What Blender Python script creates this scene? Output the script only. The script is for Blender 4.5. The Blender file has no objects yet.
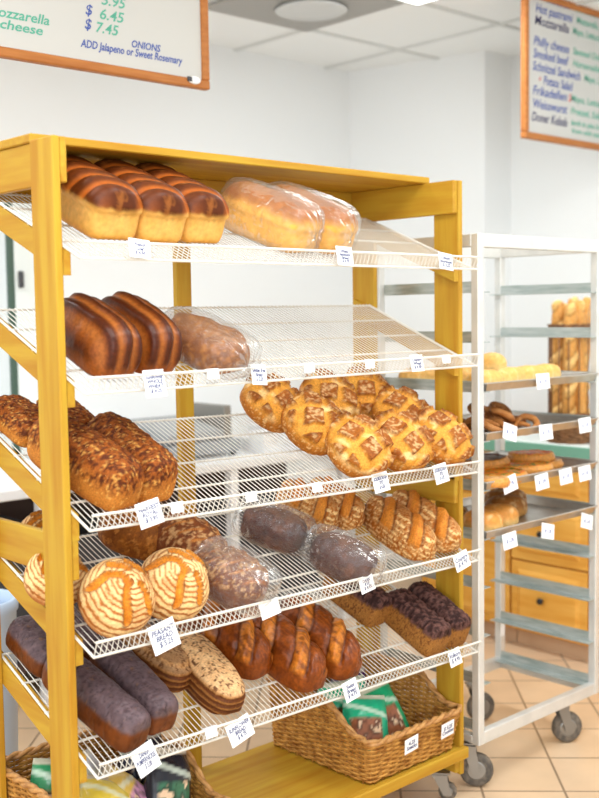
import bpy, math, random
import numpy as np
from mathutils import Vector, Matrix
random.seed(7)
scn = bpy.context.scene
col = scn.collection
PI = math.pi

# ------------------------------------------------------------------ basics
def lin(c):
    c = np.asarray(c, float) / 255.0
    return np.where(c <= .04045, c / 12.92, ((c + .055) / 1.055) ** 2.4)
def L4(c): return tuple(float(v) for v in lin(c)) + (1.0,)

def mat(name, color, rough=.5, metal=0.0, spec=.5, noise=None, bump=None, coat=0.0):
    """noise=(scale, colour2, amount[, (sx,sy,sz)]); bump=(scale, strength)"""
    m = bpy.data.materials.new(name); m.use_nodes = True
    nt = m.node_tree; b = nt.nodes['Principled BSDF']
    b.inputs['Base Color'].default_value = L4(color)
    b.inputs['Roughness'].default_value = rough
    b.inputs['Metallic'].default_value = metal
    b.inputs['Specular IOR Level'].default_value = spec
    b.inputs['Coat Weight'].default_value = coat
    tc = nt.nodes.new('ShaderNodeTexCoord')
    if noise:
        mp = nt.nodes.new('ShaderNodeMapping'); nt.links.new(tc.outputs['Object'], mp.inputs['Vector'])
        if len(noise) > 3: mp.inputs['Scale'].default_value = noise[3]
        nz = nt.nodes.new('ShaderNodeTexNoise'); nz.inputs['Scale'].default_value = noise[0]; nz.inputs['Detail'].default_value = 6
        nt.links.new(mp.outputs[0], nz.inputs['Vector'])
        mr = nt.nodes.new('ShaderNodeMapRange'); mr.inputs[1].default_value = .35; mr.inputs[2].default_value = .68
        mr.inputs[4].default_value = noise[2]; nt.links.new(nz.outputs['Fac'], mr.inputs[0])
        mx = nt.nodes.new('ShaderNodeMix'); mx.data_type = 'RGBA'
        mx.inputs[6].default_value = L4(color); mx.inputs[7].default_value = L4(noise[1])
        nt.links.new(mr.outputs[0], mx.inputs[0]); nt.links.new(mx.outputs[2], b.inputs['Base Color'])
    if bump:
        n2 = nt.nodes.new('ShaderNodeTexNoise'); n2.inputs['Scale'].default_value = bump[0]; n2.inputs['Detail'].default_value = 4
        nt.links.new(tc.outputs['Object'], n2.inputs['Vector'])
        bp = nt.nodes.new('ShaderNodeBump'); bp.inputs['Strength'].default_value = bump[1]; bp.inputs['Distance'].default_value = .003
        nt.links.new(n2.outputs['Fac'], bp.inputs['Height']); nt.links.new(bp.outputs[0], b.inputs['Normal'])
    return m

def crust_mat(name, rough, bump_scale=220, bump=.35, coat=0.0, speck=.25):
    m = bpy.data.materials.new(name); m.use_nodes = True
    nt = m.node_tree; b = nt.nodes['Principled BSDF']
    at = nt.nodes.new('ShaderNodeAttribute'); at.attribute_name = 'crust'
    tc = nt.nodes.new('ShaderNodeTexCoord')
    nz = nt.nodes.new('ShaderNodeTexNoise'); nz.inputs['Scale'].default_value = bump_scale; nz.inputs['Detail'].default_value = 5
    nt.links.new(tc.outputs['Object'], nz.inputs['Vector'])
    mr = nt.nodes.new('ShaderNodeMapRange'); mr.inputs[1].default_value = .3; mr.inputs[2].default_value = .7
    mr.inputs[3].default_value = 1 - speck; mr.inputs[4].default_value = 1 + speck
    nt.links.new(nz.outputs['Fac'], mr.inputs[0])
    mx = nt.nodes.new('ShaderNodeVectorMath'); mx.operation = 'SCALE'
    nt.links.new(at.outputs['Color'], mx.inputs[0]); nt.links.new(mr.outputs[0], mx.inputs['Scale'])
    nt.links.new(mx.outputs[0], b.inputs['Base Color'])
    b.inputs['Roughness'].default_value = rough; b.inputs['Specular IOR Level'].default_value = .22
    b.inputs['Coat Weight'].default_value = coat; b.inputs['Coat Roughness'].default_value = .25
    bp = nt.nodes.new('ShaderNodeBump'); bp.inputs['Strength'].default_value = bump; bp.inputs['Distance'].default_value = .002
    nt.links.new(nz.outputs['Fac'], bp.inputs['Height']); nt.links.new(bp.outputs[0], b.inputs['Normal'])
    return m

def wood_mat(name, c1, c2, axis, rough=.5):
    s = [14, 14, 14]; s[axis] = 1.1
    return mat(name, c1, rough, noise=(3.0, c2, 1.0, tuple(s)), bump=None, coat=0, spec=.22)

def film_mat():
    m = bpy.data.materials.new('clear_film'); m.use_nodes = True
    nt = m.node_tree; nt.nodes.clear()
    out = nt.nodes.new('ShaderNodeOutputMaterial')
    tr = nt.nodes.new('ShaderNodeBsdfTransparent'); tr.inputs[0].default_value = (.97, .97, .97, 1)
    gl = nt.nodes.new('ShaderNodeBsdfGlossy'); gl.inputs['Roughness'].default_value = .26
    df = nt.nodes.new('ShaderNodeBsdfDiffuse'); df.inputs[0].default_value = (.9, .9, .9, 1)
    lw = nt.nodes.new('ShaderNodeLayerWeight'); lw.inputs['Blend'].default_value = .35
    tc = nt.nodes.new('ShaderNodeTexCoord')
    mp = nt.nodes.new('ShaderNodeMapping'); mp.inputs['Scale'].default_value = (30, 14, 30); mp.inputs['Rotation'].default_value = (.3, .2, .6)
    nz = nt.nodes.new('ShaderNodeTexNoise'); nz.inputs['Scale'].default_value = 1.6; nz.inputs['Detail'].default_value = 3; nz.inputs['Distortion'].default_value = 1.2
    nt.links.new(tc.outputs['Object'], mp.inputs[0]); nt.links.new(mp.outputs[0], nz.inputs['Vector'])
    bp = nt.nodes.new('ShaderNodeBump'); bp.inputs['Strength'].default_value = .55; bp.inputs['Distance'].default_value = .008
    nt.links.new(nz.outputs['Fac'], bp.inputs['Height'])
    for g in (gl, lw): nt.links.new(bp.outputs[0], g.inputs['Normal'])
    m1 = nt.nodes.new('ShaderNodeMath'); m1.operation = 'MULTIPLY_ADD'; m1.inputs[1].default_value = .30; m1.inputs[2].default_value = .02
    nt.links.new(lw.outputs['Fresnel'], m1.inputs[0])
    a = nt.nodes.new('ShaderNodeMixShader'); nt.links.new(m1.outputs[0], a.inputs[0])
    nt.links.new(tr.outputs[0], a.inputs[1]); nt.links.new(gl.outputs[0], a.inputs[2])
    c = nt.nodes.new('ShaderNodeMixShader'); c.inputs[0].default_value = .04
    nt.links.new(a.outputs[0], c.inputs[1]); nt.links.new(df.outputs[0], c.inputs[2])
    nt.links.new(c.outputs[0], out.inputs[0])
    return m

WC1, WC2 = (192, 153, 48), (177, 125, 32)
M = dict(
    wood_x=wood_mat('honey_wood_x', WC1, WC2, 0), wood_y=wood_mat('honey_wood_y', WC1, WC2, 1), wood_z=wood_mat('honey_wood_z', WC1, WC2, 2),
    wire=mat('white_coated_wire', (224, 220, 211), .35),
    card=mat('white_card', (246, 246, 246), .6), ink=mat('blue_black_ink', (48, 54, 108), .6),
    ink_blue=mat('blue_marker', (62, 84, 160), .5), ink_teal=mat('teal_marker', (84, 168, 144), .5), ink_dark=mat('dark_marker', (40, 34, 90), .5), ink_pink=mat('pink_marker', (216, 130, 130), .5),
    holder=mat('clear_white_plastic', (236, 236, 236), .25),
    alu=mat('brushed_aluminium', (224, 223, 219), .4, .4, noise=(14, (196, 198, 196), .5)),
    alu_rail=mat('galvanised_rail', (198, 203, 200), .35, .5, noise=(12, (152, 166, 162), .9, (4, 1, 8))),
    tray=mat('sheet_pan_metal', (196, 192, 186), .3, .75, noise=(20, (170, 160, 148), .6)),
    rubber=mat('dark_rubber', (78, 72, 66), .75, noise=(60, (136, 122, 106), .7)),
    steel=mat('dull_steel', (150, 146, 140), .4, .8),
    wicker=mat('wicker', (212, 156, 78), .55, spec=.2, noise=(45, (140, 84, 30), .9)),
    wicker_rim=mat('wicker_rim', (204, 150, 86), .5, noise=(60, (150, 96, 46), .8)),
    wicker_dark=mat('dark_wicker', (140, 96, 56), .6, noise=(60, (88, 54, 28), .8)),
    board=mat('whiteboard', (200, 199, 195), .5, spec=.2), board_wood=mat('oak_frame', (188, 122, 66), .5, spec=.2, noise=(4, (164, 98, 48), .8, (2, 20, 20))),
    wall=mat('wall_paint', (238, 238, 237), .85, bump=(160, .05)), ceil=mat('ceiling_tile', (246, 246, 244), .9, bump=(120, .15)),
    tbar=mat('ceiling_grid', (214, 214, 210), .5),
    vent=mat('vent_metal', (168, 168, 164), .5, .3), vent_dark=mat('vent_cone', (206, 206, 204), .4),
    cab=wood_mat('cabinet_wood', (236, 180, 88), (222, 156, 62), 1, .42), cab_kick=mat('kick_tile', (206, 170, 136), .5, noise=(6, (190, 152, 118), .7)),
    top_white=mat('pale_worktop', (222, 228, 224), .3), teal=mat('teal_edge', (112, 164, 142), .4),
    table=mat('white_laminate', (236, 236, 238), .35), table_dark=mat('dark_brown_panel', (78, 58, 52), .6), grey=mat('grey_enamel', (150, 152, 154), .4), charcoal=mat('charcoal', (66, 66, 70), .6),
    blue_bin=mat('pale_blue_plastic', (186, 206, 232), .4), black=mat('black_plastic', (30, 30, 32), .5),
    win_frame=mat('dark_green_frame', (70, 92, 78), .5), win_white=mat('white_sash', (232, 236, 232), .5), leaf=mat('hedge_leaf', (150, 190, 110), .7, noise=(8, (110, 160, 80), .8)),
    crust=crust_mat('crust', .62), crust_soft=crust_mat('crust_soft', .45, 90, .12, .03, .14), crust_gloss=crust_mat('crust_gloss', .38, 140, .3, .12, .25),
    crust_rough=crust_mat('crust_rough', .7, 320, .7, 0, .35), foil=crust_mat('printed_film', .22, 40, .5, .3, .1),
    film=film_mat(),
    seed_dark=mat('brown_seed', (92, 44, 30), .6), seed_light=mat('pale_oat_seed', (224, 170, 96), .6),
)

# ------------------------------------------------------------------ mesh builder
class MB:
    def __init__(s): s.v = []; s.f = []
    def _add(s, vs, fs):
        n = len(s.v); s.v += [tuple(map(float, v)) for v in vs]; s.f += [tuple(i + n for i in f) for f in fs]; return s
    def box(s, lo, hi, mtx=None, bev=0.0):
        x0, y0, z0 = lo; x1, y1, z1 = hi
        b = min(bev, (x1 - x0) * .45, (y1 - y0) * .45, (z1 - z0) * .45)
        if b <= 0:
            vs = [(x, y, z) for x in (x0, x1) for y in (y0, y1) for z in (z0, z1)]
            fs = [(0, 1, 3, 2), (4, 6, 7, 5), (0, 4, 5, 1), (2, 3, 7, 6), (0, 2, 6, 4), (1, 5, 7, 3)]
        else:
            vs = []; idx = {}
            X = (x0, x1); Y = (y0, y1); Z = (z0, z1)
            for i in (0, 1):
                for j in (0, 1):
                    for k in (0, 1):
                        sx, sy, sz = (1 - 2 * i) * b, (1 - 2 * j) * b, (1 - 2 * k) * b
                        for a, p in enumerate(((X[i], Y[j] + sy, Z[k] + sz), (X[i] + sx, Y[j], Z[k] + sz), (X[i] + sx, Y[j] + sy, Z[k]))):
                            idx[i, j, k, a] = len(vs); vs.append(p)
            fs = []
            q = ((0, 0), (1, 0), (1, 1), (0, 1))
            for i in (0, 1):
                for a in range(3):
                    def K(u, w):
                        t = [0, 0, 0]; t[a] = i; t[(a + 1) % 3] = u; t[(a + 2) % 3] = w; return idx[t[0], t[1], t[2], a]
                    f = [K(*c) for c in q]; fs.append(tuple(f if i else f[::-1]))
            for a in range(3):
                for u in (0, 1):
                    for w in (0, 1):
                        b1, b2 = (a + 1) % 3, (a + 2) % 3
                        def K(e, fa):
                            t = [0, 0, 0]; t[a] = e; t[b1] = u; t[b2] = w; return idx[t[0], t[1], t[2], fa]
                        f = (K(0, b1), K(1, b1), K(1, b2), K(0, b2)); fs.append(f if u == w else f[::-1])
            for i in (0, 1):
                for j in (0, 1):
                    for k in (0, 1):
                        f = (idx[i, j, k, 0], idx[i, j, k, 1], idx[i, j, k, 2]); fs.append(f if (i + j + k) % 2 else f[::-1])
        if mtx is not None: vs = [tuple(mtx @ Vector(v)) for v in vs]
        return s._add(vs, fs)
    def tube(s, pts, r, n=6, closed=False, cap=True):
        pts = [Vector(p) for p in pts]; m = len(pts); rings = []
        up = None
        for i, p in enumerate(pts):
            if closed: t = pts[(i + 1) % m] - pts[i - 1]
            else: t = pts[min(i + 1, m - 1)] - pts[max(i - 1, 0)]
            t = t.normalized() if t.length > 1e-9 else Vector((0, 0, 1))
            if up is None:
                up = Vector((0, 0, 1)) if abs(t.z) < .9 else Vector((1, 0, 0))
            a = t.cross(up)
            if a.length < 1e-6: a = t.cross(Vector((1, .3, .2)))
            a.normalize(); b = a.cross(t).normalized(); up = b
            rr = r[i] if hasattr(r, '__len__') else r
            rings.append([p + a * (rr * math.cos(2 * PI * k / n)) + b * (rr * math.sin(2 * PI * k / n)) for k in range(n)])
        vs = [v for rg in rings for v in rg]; fs = []
        for i in range(m if closed else m - 1):
            j = (i + 1) % m
            for k in range(n):
                k2 = (k + 1) % n; fs.append((i * n + k, i * n + k2, j * n + k2, j * n + k))
        if cap and not closed: fs += [tuple(range(n))[::-1], tuple((m - 1) * n + k for k in range(n))]
        return s._add(vs, fs)
    def lathe(s, prof, n=24, mtx=None):
        vs = []; fs = []
        for (r, z) in prof:
            for k in range(n): vs.append((r * math.cos(2 * PI * k / n), r * math.sin(2 * PI * k / n), z))
        for i in range(len(prof) - 1):
            for k in range(n):
                k2 = (k + 1) % n; fs.append((i * n + k, i * n + k2, (i + 1) * n + k2, (i + 1) * n + k))
        fs.append(tuple(range(n))[::-1]); fs.append(tuple((len(prof) - 1) * n + k for k in range(n)))
        if mtx is not None: vs = [tuple(mtx @ Vector(v)) for v in vs]
        return s._add(vs, fs)
    def prism(s, poly, axis, a, b):
        """extrude polygon (2D in the other two axes) from a to b along axis"""
        def P(u, w, t):
            q = [0, 0, 0]; q[axis] = t; q[(axis + 1) % 3] = u; q[(axis + 2) % 3] = w; return tuple(q)
        n = len(poly); vs = [P(u, w, a) for u, w in poly] + [P(u, w, b) for u, w in poly]
        fs = [tuple(range(n))[::-1], tuple(range(n, 2 * n))] + [(i, (i + 1) % n, n + (i + 1) % n, n + i) for i in range(n)]
        return s._add(vs, fs)
    def mesh(s, name, m, off=None, smooth=False):
        me = bpy.data.meshes.new(name)
        vs = s.v if off is None else [(x - off[0], y - off[1], z - off[2]) for x, y, z in s.v]
        me.from_pydata(vs, [], s.f); me.update()
        if m: me.materials.append(m)
        if smooth:
            me.polygons.foreach_set('use_smooth', [True] * len(me.polygons))
        return me
    def build(s, name, m, parent=None, smooth=False):
        """geometry given in world coordinates; becomes a child of parent (an empty with location only)"""
        off = tuple(parent.matrix_world.translation) if parent else None
        if parent:
            off = [0, 0, 0]; p = parent
            while p: off = [off[i] + p.location[i] for i in range(3)]; p = p.parent
        o = bpy.data.objects.new(name, s.mesh(name, m, off, smooth)); col.objects.link(o)
        if parent: o.parent = parent
        return o

def tag(o, label=None, cat=None, group=None, kind=None):
    if label: o['label'] = label
    if cat: o['category'] = cat
    if group: o['group'] = group
    if kind: o['kind'] = kind
    return o
def thing(name, label, cat, loc, group=None):
    o = bpy.data.objects.new(name, None); col.objects.link(o); o.location = loc; o.empty_display_size = .05
    return tag(o, label, cat, group)
def child(name, mesh, parent, m=None):
    o = bpy.data.objects.new(name, mesh); col.objects.link(o); o.parent = parent
    if m: mesh.materials.clear(); mesh.materials.append(m)
    return o
def children(o): return [c for c in bpy.data.objects if c.parent == o]
def copy_tree(o, parent=None):
    c = o.copy(); col.objects.link(c); c.parent = parent
    for ch in children(o): copy_tree(ch, c)
    return c
def structure(name, mb, m): return tag(mb.build(name, m), kind='structure')

def text_mesh(body, size, align='CENTER', shear=.18, offset=0.0, space=1.0):
    cu = bpy.data.curves.new('lettering', 'FONT'); cu.body = body; cu.size = size; cu.align_x = align; cu.align_y = 'CENTER'
    cu.shear = shear; cu.offset = offset; cu.space_line = space; cu.resolution_u = 3; cu.extrude = .0002
    o = bpy.data.objects.new('lettering', cu); col.objects.link(o)
    dg = bpy.context.evaluated_depsgraph_get(); dg.update()
    me = bpy.data.meshes.new_from_object(o.evaluated_get(dg))
    bpy.data.objects.remove(o); bpy.data.curves.remove(cu)
    return me

# ------------------------------------------------------------------ noise (numpy)
def vnoise(P, seed=0):
    P = np.asarray(P, float); I = np.floor(P).astype(np.int64); F = P - I; F = F * F * (3 - 2 * F)
    def h(i, j, k):
        n = (i * 374761393 + j * 668265263 + k * 2147483647 + seed * 974634721) & 0xffffffff
        n = ((n ^ (n >> 13)) * 1274126177) & 0xffffffff
        n = ((n ^ (n >> 16)) * 2246822519) & 0xffffffff
        return ((n ^ (n >> 15)) & 0xffff) / 65535.0
    x, y, z = I[..., 0], I[..., 1], I[..., 2]; fx, fy, fz = F[..., 0], F[..., 1], F[..., 2]
    r = 0
    for dx in (0, 1):
        for dy in (0, 1):
            for dz in (0, 1):
                r = r + h(x + dx, y + dy, z + dz) * (fx if dx else 1 - fx) * (fy if dy else 1 - fy) * (fz if dz else 1 - fz)
    return r
def fbm(P, seed=0, o=3):
    r = 0; a = .5; t = 0
    for i in range(o): r = r + a * vnoise(np.asarray(P) * 2 ** i, seed + i); t += a; a *= .5
    return r / t
def sstep(a, b, x):
    t = np.clip((x - a) / (b - a), 0, 1); return t * t * (3 - 2 * t)
def mixc(a, b, t): return a + (b - a) * t[..., None]

# ------------------------------------------------------------------ bread builder
def bread_mesh(name, L, W, H, p=3.0, q=2.4, f=.38, flat=1.7, disp=None, colr=None, nu=84, nv=88, m=None, seed=0, lump=.0, taper=0.0, top_q=None):
    """loaf with its base at z=0 and its long axis along y"""
    a = np.linspace(0, PI / 2, 3000)
    yd = np.concatenate([-np.cos(a) ** (2 / p), (np.cos(a) ** (2 / p))[::-1][1:]]); rd = np.concatenate([np.sin(a) ** (2 / p), (np.sin(a) ** (2 / p))[::-1][1:]])
    sl = np.concatenate([[0], np.cumsum(np.hypot(np.diff(yd) * L / 2, np.diff(rd) * W / 2))])
    t = np.linspace(0, sl[-1], nv); y = np.interp(t, sl, yd); r = np.interp(t, sl, rd); r[0] = r[-1] = 0
    w = np.linspace(0, 2 * PI, nu, endpoint=False)
    cs, sn = np.cos(w), np.sin(w)
    rad = (np.abs(cs) ** q + np.abs(sn) ** q) ** (-1 / q)
    xr, zr = rad * cs, rad * sn
    if top_q:
        rad2 = (np.abs(cs) ** top_q + np.abs(sn) ** top_q) ** (-1 / top_q)
        xr = np.where(sn > 0, rad2 * cs, xr); zr = np.where(sn > 0, rad2 * sn, zr)
    Y = np.repeat(y[:, None], nu, 1); R = r[:, None]
    X = R * xr[None, :]
    Z = np.where(zr > 0, f + (1 - f) * zr, f * (1 - np.minimum(1, np.abs(zr) * flat)))[None, :]
    Z = f + (Z - f) * (R ** .7)
    tp = 1 - taper * Y
    P = np.stack([X * W / 2 * tp, Y * L / 2, Z * H], -1)
    # numeric normals
    du = np.roll(P, -1, 1) - np.roll(P, 1, 1); dv = np.gradient(P, axis=0)
    N = np.cross(du, dv); N /= (np.linalg.norm(N, axis=-1, keepdims=True) + 1e-12)
    c = P.mean((0, 1)); s = np.sign(((P - c) * N).sum(-1, keepdims=True)); N *= np.where(s == 0, 1, s)
    n3 = np.stack([X, Y * L / W, Z * 1.2], -1)
    ctx = dict(x=X, y=Y, z=Z, n=n3, P=P, N=N, seed=seed, W=W, L=L, H=H)
    d = np.zeros_like(X)
    if lump: d += lump * (fbm(n3 * 1.6 + seed * 7.3, seed) - .5) * 2
    if disp is not None: d += disp(ctx)
    base = sstep(.02, .14, Z)
    P = P + N * (d * base)[..., None]
    C = colr(ctx) if colr is not None else np.ones(P.shape) * lin((200, 140, 70))
    # mesh
    nvt = nv * nu
    me = bpy.data.meshes.new(name)
    fs = []
    for i in range(nv - 1):
        for k in range(nu):
            k2 = (k + 1) % nu; fs.append((i * nu + k, i * nu + k2, (i + 1) * nu + k2, (i + 1) * nu + k))
    me.from_pydata(P.reshape(-1, 3).tolist(), [], fs); me.update()
    at = me.color_attributes.new('crust', 'FLOAT_COLOR', 'POINT')
    C = C.clip(0, 1) ** 1.2 * np.array([1.03, 1.0, .84])   # richer, more golden crust
    cc = np.ones((nvt, 4)); cc[:, :3] = C.reshape(-1, 3).clip(0, 1); at.data.foreach_set('color', cc.ravel().astype(np.float32))
    me.polygons.foreach_set('use_smooth', [True] * len(me.polygons))
    if m: me.materials.append(m)
    return me

def film_mesh(name, L, W, H, seed=0, tail=.05):
    """crumpled clear bag around a loaf of the given size, gathered at the far end"""
    def disp(c):
        n = c['n'] * 3.2 + seed * 3.1
        v = np.abs(fbm(n, seed, 3) - .5) * 2
        a = np.arctan2(c['z'] - .4, c['x'])
        pl = np.abs(np.sin(a * 7 + 4 * fbm(c['n'] * 1.5, seed + 5))) * sstep(.55, 1.0, np.abs(c['y']))
        return .0025 + .006 * v + .005 * pl
    return bread_mesh(name, L + .018, W + .006, H + .004, p=3.4, q=2.6, f=.42, flat=1.5, disp=disp, nu=72, nv=72, m=M['film'], seed=seed)

def K(*c): return lin(c)

# --- styles: each returns (disp, colr)
def st_braided():
    def wav(c): return np.sin((c['y'] * 2.5 + c['x'] * .55) * PI + .4 * (fbm(c['n'] * 2, 3) - .5))
    def disp(c):
        top = sstep(.52, .72, c['z'])
        return top * (.0085 * (np.abs(wav(c)) ** .8) - .004) + (sstep(.5, .58, c['z']) - sstep(.6, .85, c['z'])) * .006
    def colr(c):
        w = np.abs(wav(c)); n = fbm(c['n'] * 4, 2)
        side = mixc(K(234, 196, 128), K(218, 168, 92), n)
        side = mixc(K(226, 170, 84), side, sstep(.0, .25, c['z']))
        top = mixc(K(178, 104, 44), K(98, 50, 20), sstep(.12, .8, w) * (.75 + .4 * n).clip(0, 1))
        top = mixc(top, K(186, 124, 66), sstep(.62, .8, n) * .5)
        return mixc(side, top, sstep(.56, .66, c['z'] + .08 * (n - .5)))
    return disp, colr
def st_white():
    def disp(c): return .004 * (sstep(.45, .55, c['z']) - sstep(.6, .9, c['z']))
    def colr(c):
        n = fbm(c['n'] * 2.5, 4)
        a = mixc(K(240, 196, 118), K(232, 178, 92), n)
        return mixc(a, mixc(K(190, 126, 46), K(150, 88, 24), n), sstep(.55, .8, c['z'] + .1 * (n - .5)))
    return disp, colr
def st_ribbed():
    def rib(c): return .5 + .5 * np.cos(c['x'] * PI * 3.6 + .5 * c['y'])
    def disp(c): return sstep(.12, .4, c['z']) * .0075 * rib(c) ** 1.2
    def colr(c):
        n = fbm(c['n'] * 3, 6); r = rib(c)
        a = mixc(K(150, 88, 42), K(92, 44, 20), sstep(.25, .8, r))
        a = mixc(a, K(184, 120, 66), (1 - sstep(.0, .3, r)) * .6)
        a = mixc(K(168, 100, 48), a, sstep(.12, .4, c['z']))
        return mixc(a, a * .8, n)
    return disp, colr
def st_wheat():
    def disp(c):
        s = np.abs(c['x'] * .8 + .25 * np.sin(c['y'] * 3)); return .006 * (1 - sstep(.0, .25, s)) * sstep(.6, .8, c['z'])
    def colr(c):
        n = fbm(c['n'] * 5, 8)
        a = mixc(K(172, 112, 42), K(112, 64, 20), n)
        a = mixc(a, K(204, 146, 80), sstep(.56, .72, fbm(c['n'] * 8, 9)) * .6)
        return a
    return disp, colr
def st_seeded():
    def disp(c):
        n = fbm(c['n'] * 11, 11, 2); return .009 * (n - .45) * sstep(.3, .6, c['z'])
    def colr(c):
        n = fbm(c['n'] * 12, 12, 2); n2 = fbm(c['n'] * 2.2, 13)
        a = mixc(K(196, 134, 66), K(164, 98, 44), sstep(.3, .75, c['z'] + .2 * (n2 - .5)))
        a = mixc(a, K(88, 42, 26), sstep(.46, .58, n) * sstep(.3, .55, c['z']) * .85)
        return mixc(a, K(226, 178, 108), sstep(.66, .74, fbm(c['n'] * 15, 14, 2)) * .8)
    return disp, colr
def st_checker(ang=0.4, seed=1):
    def grid(c):
        x, y = c['x'], c['y'] * c['L'] / c['W']
        u = x * math.cos(ang) + y * math.sin(ang); v = -x * math.sin(ang) + y * math.cos(ang)
        u = u + .12 * (fbm(c['n'] * 2 + seed, seed) - .5); v = v + .12 * (fbm(c['n'] * 2 + 9 + seed, seed + 1) - .5)
        gu = np.abs(((u * 1.42 + .5) % 1) - .5) * 2; gv = np.abs(((v * 1.42 + .5) % 1) - .5) * 2   # 1 = middle of plate... 0 = on cut
        return gu, gv
    def plate(c):
        gu, gv = grid(c); return np.minimum(sstep(.24, .36, gu), sstep(.24, .36, gv)) * sstep(.45, .62, c['z']), gu, gv
    def disp(c):
        p, gu, gv = plate(c)
        edge = p * (1 - sstep(.35, .8, np.minimum(gu, gv)))
        return p * .005 + edge * .007 + .006 * (fbm(c['n'] * 3 + seed, seed + 2) - .5)
    def colr(c):
        p, gu, gv = plate(c); n = fbm(c['n'] * 6 + seed, seed + 3); n2 = fbm(c['n'] * 14 + seed, seed + 4, 2)
        cut = mixc(K(236, 186, 102), K(212, 148, 62), n); cut = mixc(cut, K(246, 222, 180), sstep(.55, .72, fbm(c['n'] * 2.2 + seed, seed + 8)) * .8)
        pl = mixc(K(186, 122, 58), K(146, 84, 34), n)
        pl = mixc(pl, K(240, 214, 176), sstep(.52, .66, n2) * .55)
        a = mixc(cut, pl, p)
        edge = p * (1 - sstep(.30, .46, np.minimum(gu, gv)))
        a = mixc(a, K(116, 62, 26), edge * sstep(.35, .6, n) * .9)
        low = 1 - sstep(.3, .6, c['z'])
        a = mixc(a, mixc(K(206, 142, 66), K(174, 108, 46), n), low)
        return mixc(a, K(238, 206, 160), low * sstep(.58, .68, n2) * .7)
    return disp, colr
def st_rings(seed=2, ang=0.6):
    # flour rings from the proofing basket with curved golden cuts
    arcs = [((-.80, .30), (-.45, .42), (-.18, .28), (-.06, .02)), ((-.10, -.02), (-.26, -.25), (-.34, -.50), (-.36, -.80)), ((.24, -.14), (.34, -.42), (.30, -.78)), ((.30, .62), (.52, .36), (.78, .22)), ((-.2, .66), (.0, .55), (.16, .40))]
    def cuts(c):
        x, y = c['x'], c['y'] * c['L'] / c['W']; r = np.hypot(x, y)
        u = x * math.cos(ang) + y * math.sin(ang); v = -x * math.sin(ang) + y * math.cos(ang)
        u = u + .10 * (fbm(c['n'] * 2.5 + seed, seed + 6) - .5); v = v + .10 * (fbm(c['n'] * 2.5 + seed + 4, seed + 7) - .5)
        dm = np.full(x.shape, 9.0)
        for ar in arcs:
            for (x0, y0), (x1, y1) in zip(ar[:-1], ar[1:]):
                tt = (((u - x0) * (x1 - x0) + (v - y0) * (y1 - y0)) / ((x1 - x0) ** 2 + (y1 - y0) ** 2)).clip(0, 1)
                dm = np.minimum(dm, np.hypot(u - x0 - tt * (x1 - x0), v - y0 - tt * (y1 - y0)))
        return (1 - sstep(.075, .14, dm)) * sstep(.3, .45, c['z']), r
    def disp(c):
        k, r = cuts(c); e = 4 * k * (1 - k)
        return -.008 * k + .008 * e
    def colr(c):
        k, r = cuts(c); n = fbm(c['n'] * 5 + seed, seed); rr = .8 * np.sqrt(c['x'] ** 2 + (c['y'] * c['L'] / c['W']) ** 2 + (1.1 * (1 - c['z'])) ** 2)
        ring = sstep(.05, .55, .5 + .5 * np.sin(rr * 60 + 5 * (n - .5))); n3 = fbm(c['n'] * 2 + seed, seed + 3)
        a = mixc(K(176, 112, 56), K(240, 212, 170), (ring * (.55 + .7 * n) + 1.1 * (n3 - .45)).clip(0, 1))
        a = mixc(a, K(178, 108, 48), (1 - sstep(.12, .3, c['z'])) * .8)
        a = mixc(a, K(112, 60, 26), 4 * k * (1 - k) * .8)
        return mixc(a, mixc(K(228, 164, 66), K(196, 122, 40), n), sstep(.3, .8, k))
    return disp, colr
def st_leaf(seed=3):
    def vein(c):
        x, y = c['x'], c['y']
        d = np.abs(((y * 2.6 - np.abs(x) * 1.5) % 1) - .5) * 2
        return (1 - sstep(.0, .34, d)) * sstep(.5, .64, c['z']) * sstep(.03, .14, np.abs(x)) * (1 - sstep(.6, .8, np.abs(x))), x
    def disp(c):
        v, x = vein(c); return -.003 * v + .005 * 4 * v * (1 - v) + .006 * (1 - sstep(.0, .12, np.abs(x))) * sstep(.6, .8, c['z'])
    def colr(c):
        v, x = vein(c); n = fbm(c['n'] * 5 + seed, seed); n2 = fbm(c['n'] * 12 + seed, seed + 1, 2)
        a = mixc(K(146, 86, 44), K(98, 54, 28), n)
        a = mixc(a, K(226, 190, 148), sstep(.48, .68, n2) * .55 * sstep(.35, .6, c['z']))
        return mixc(a, mixc(K(212, 150, 80), K(170, 102, 46), n), v * .9)
    return disp, colr
def st_dark(seed=4):
    def disp(c): return .004 * (fbm(c['n'] * 3 + seed, seed) - .5)
    def colr(c):
        n = fbm(c['n'] * 5 + seed, seed); n2 = fbm(c['n'] * 1.6 + seed, seed + 3)
        a = mixc(K(104, 62, 50), K(70, 38, 32), n)
        return mixc(a, K(134, 88, 68), sstep(.5, .7, n2) * .6)
    return disp, colr
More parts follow.
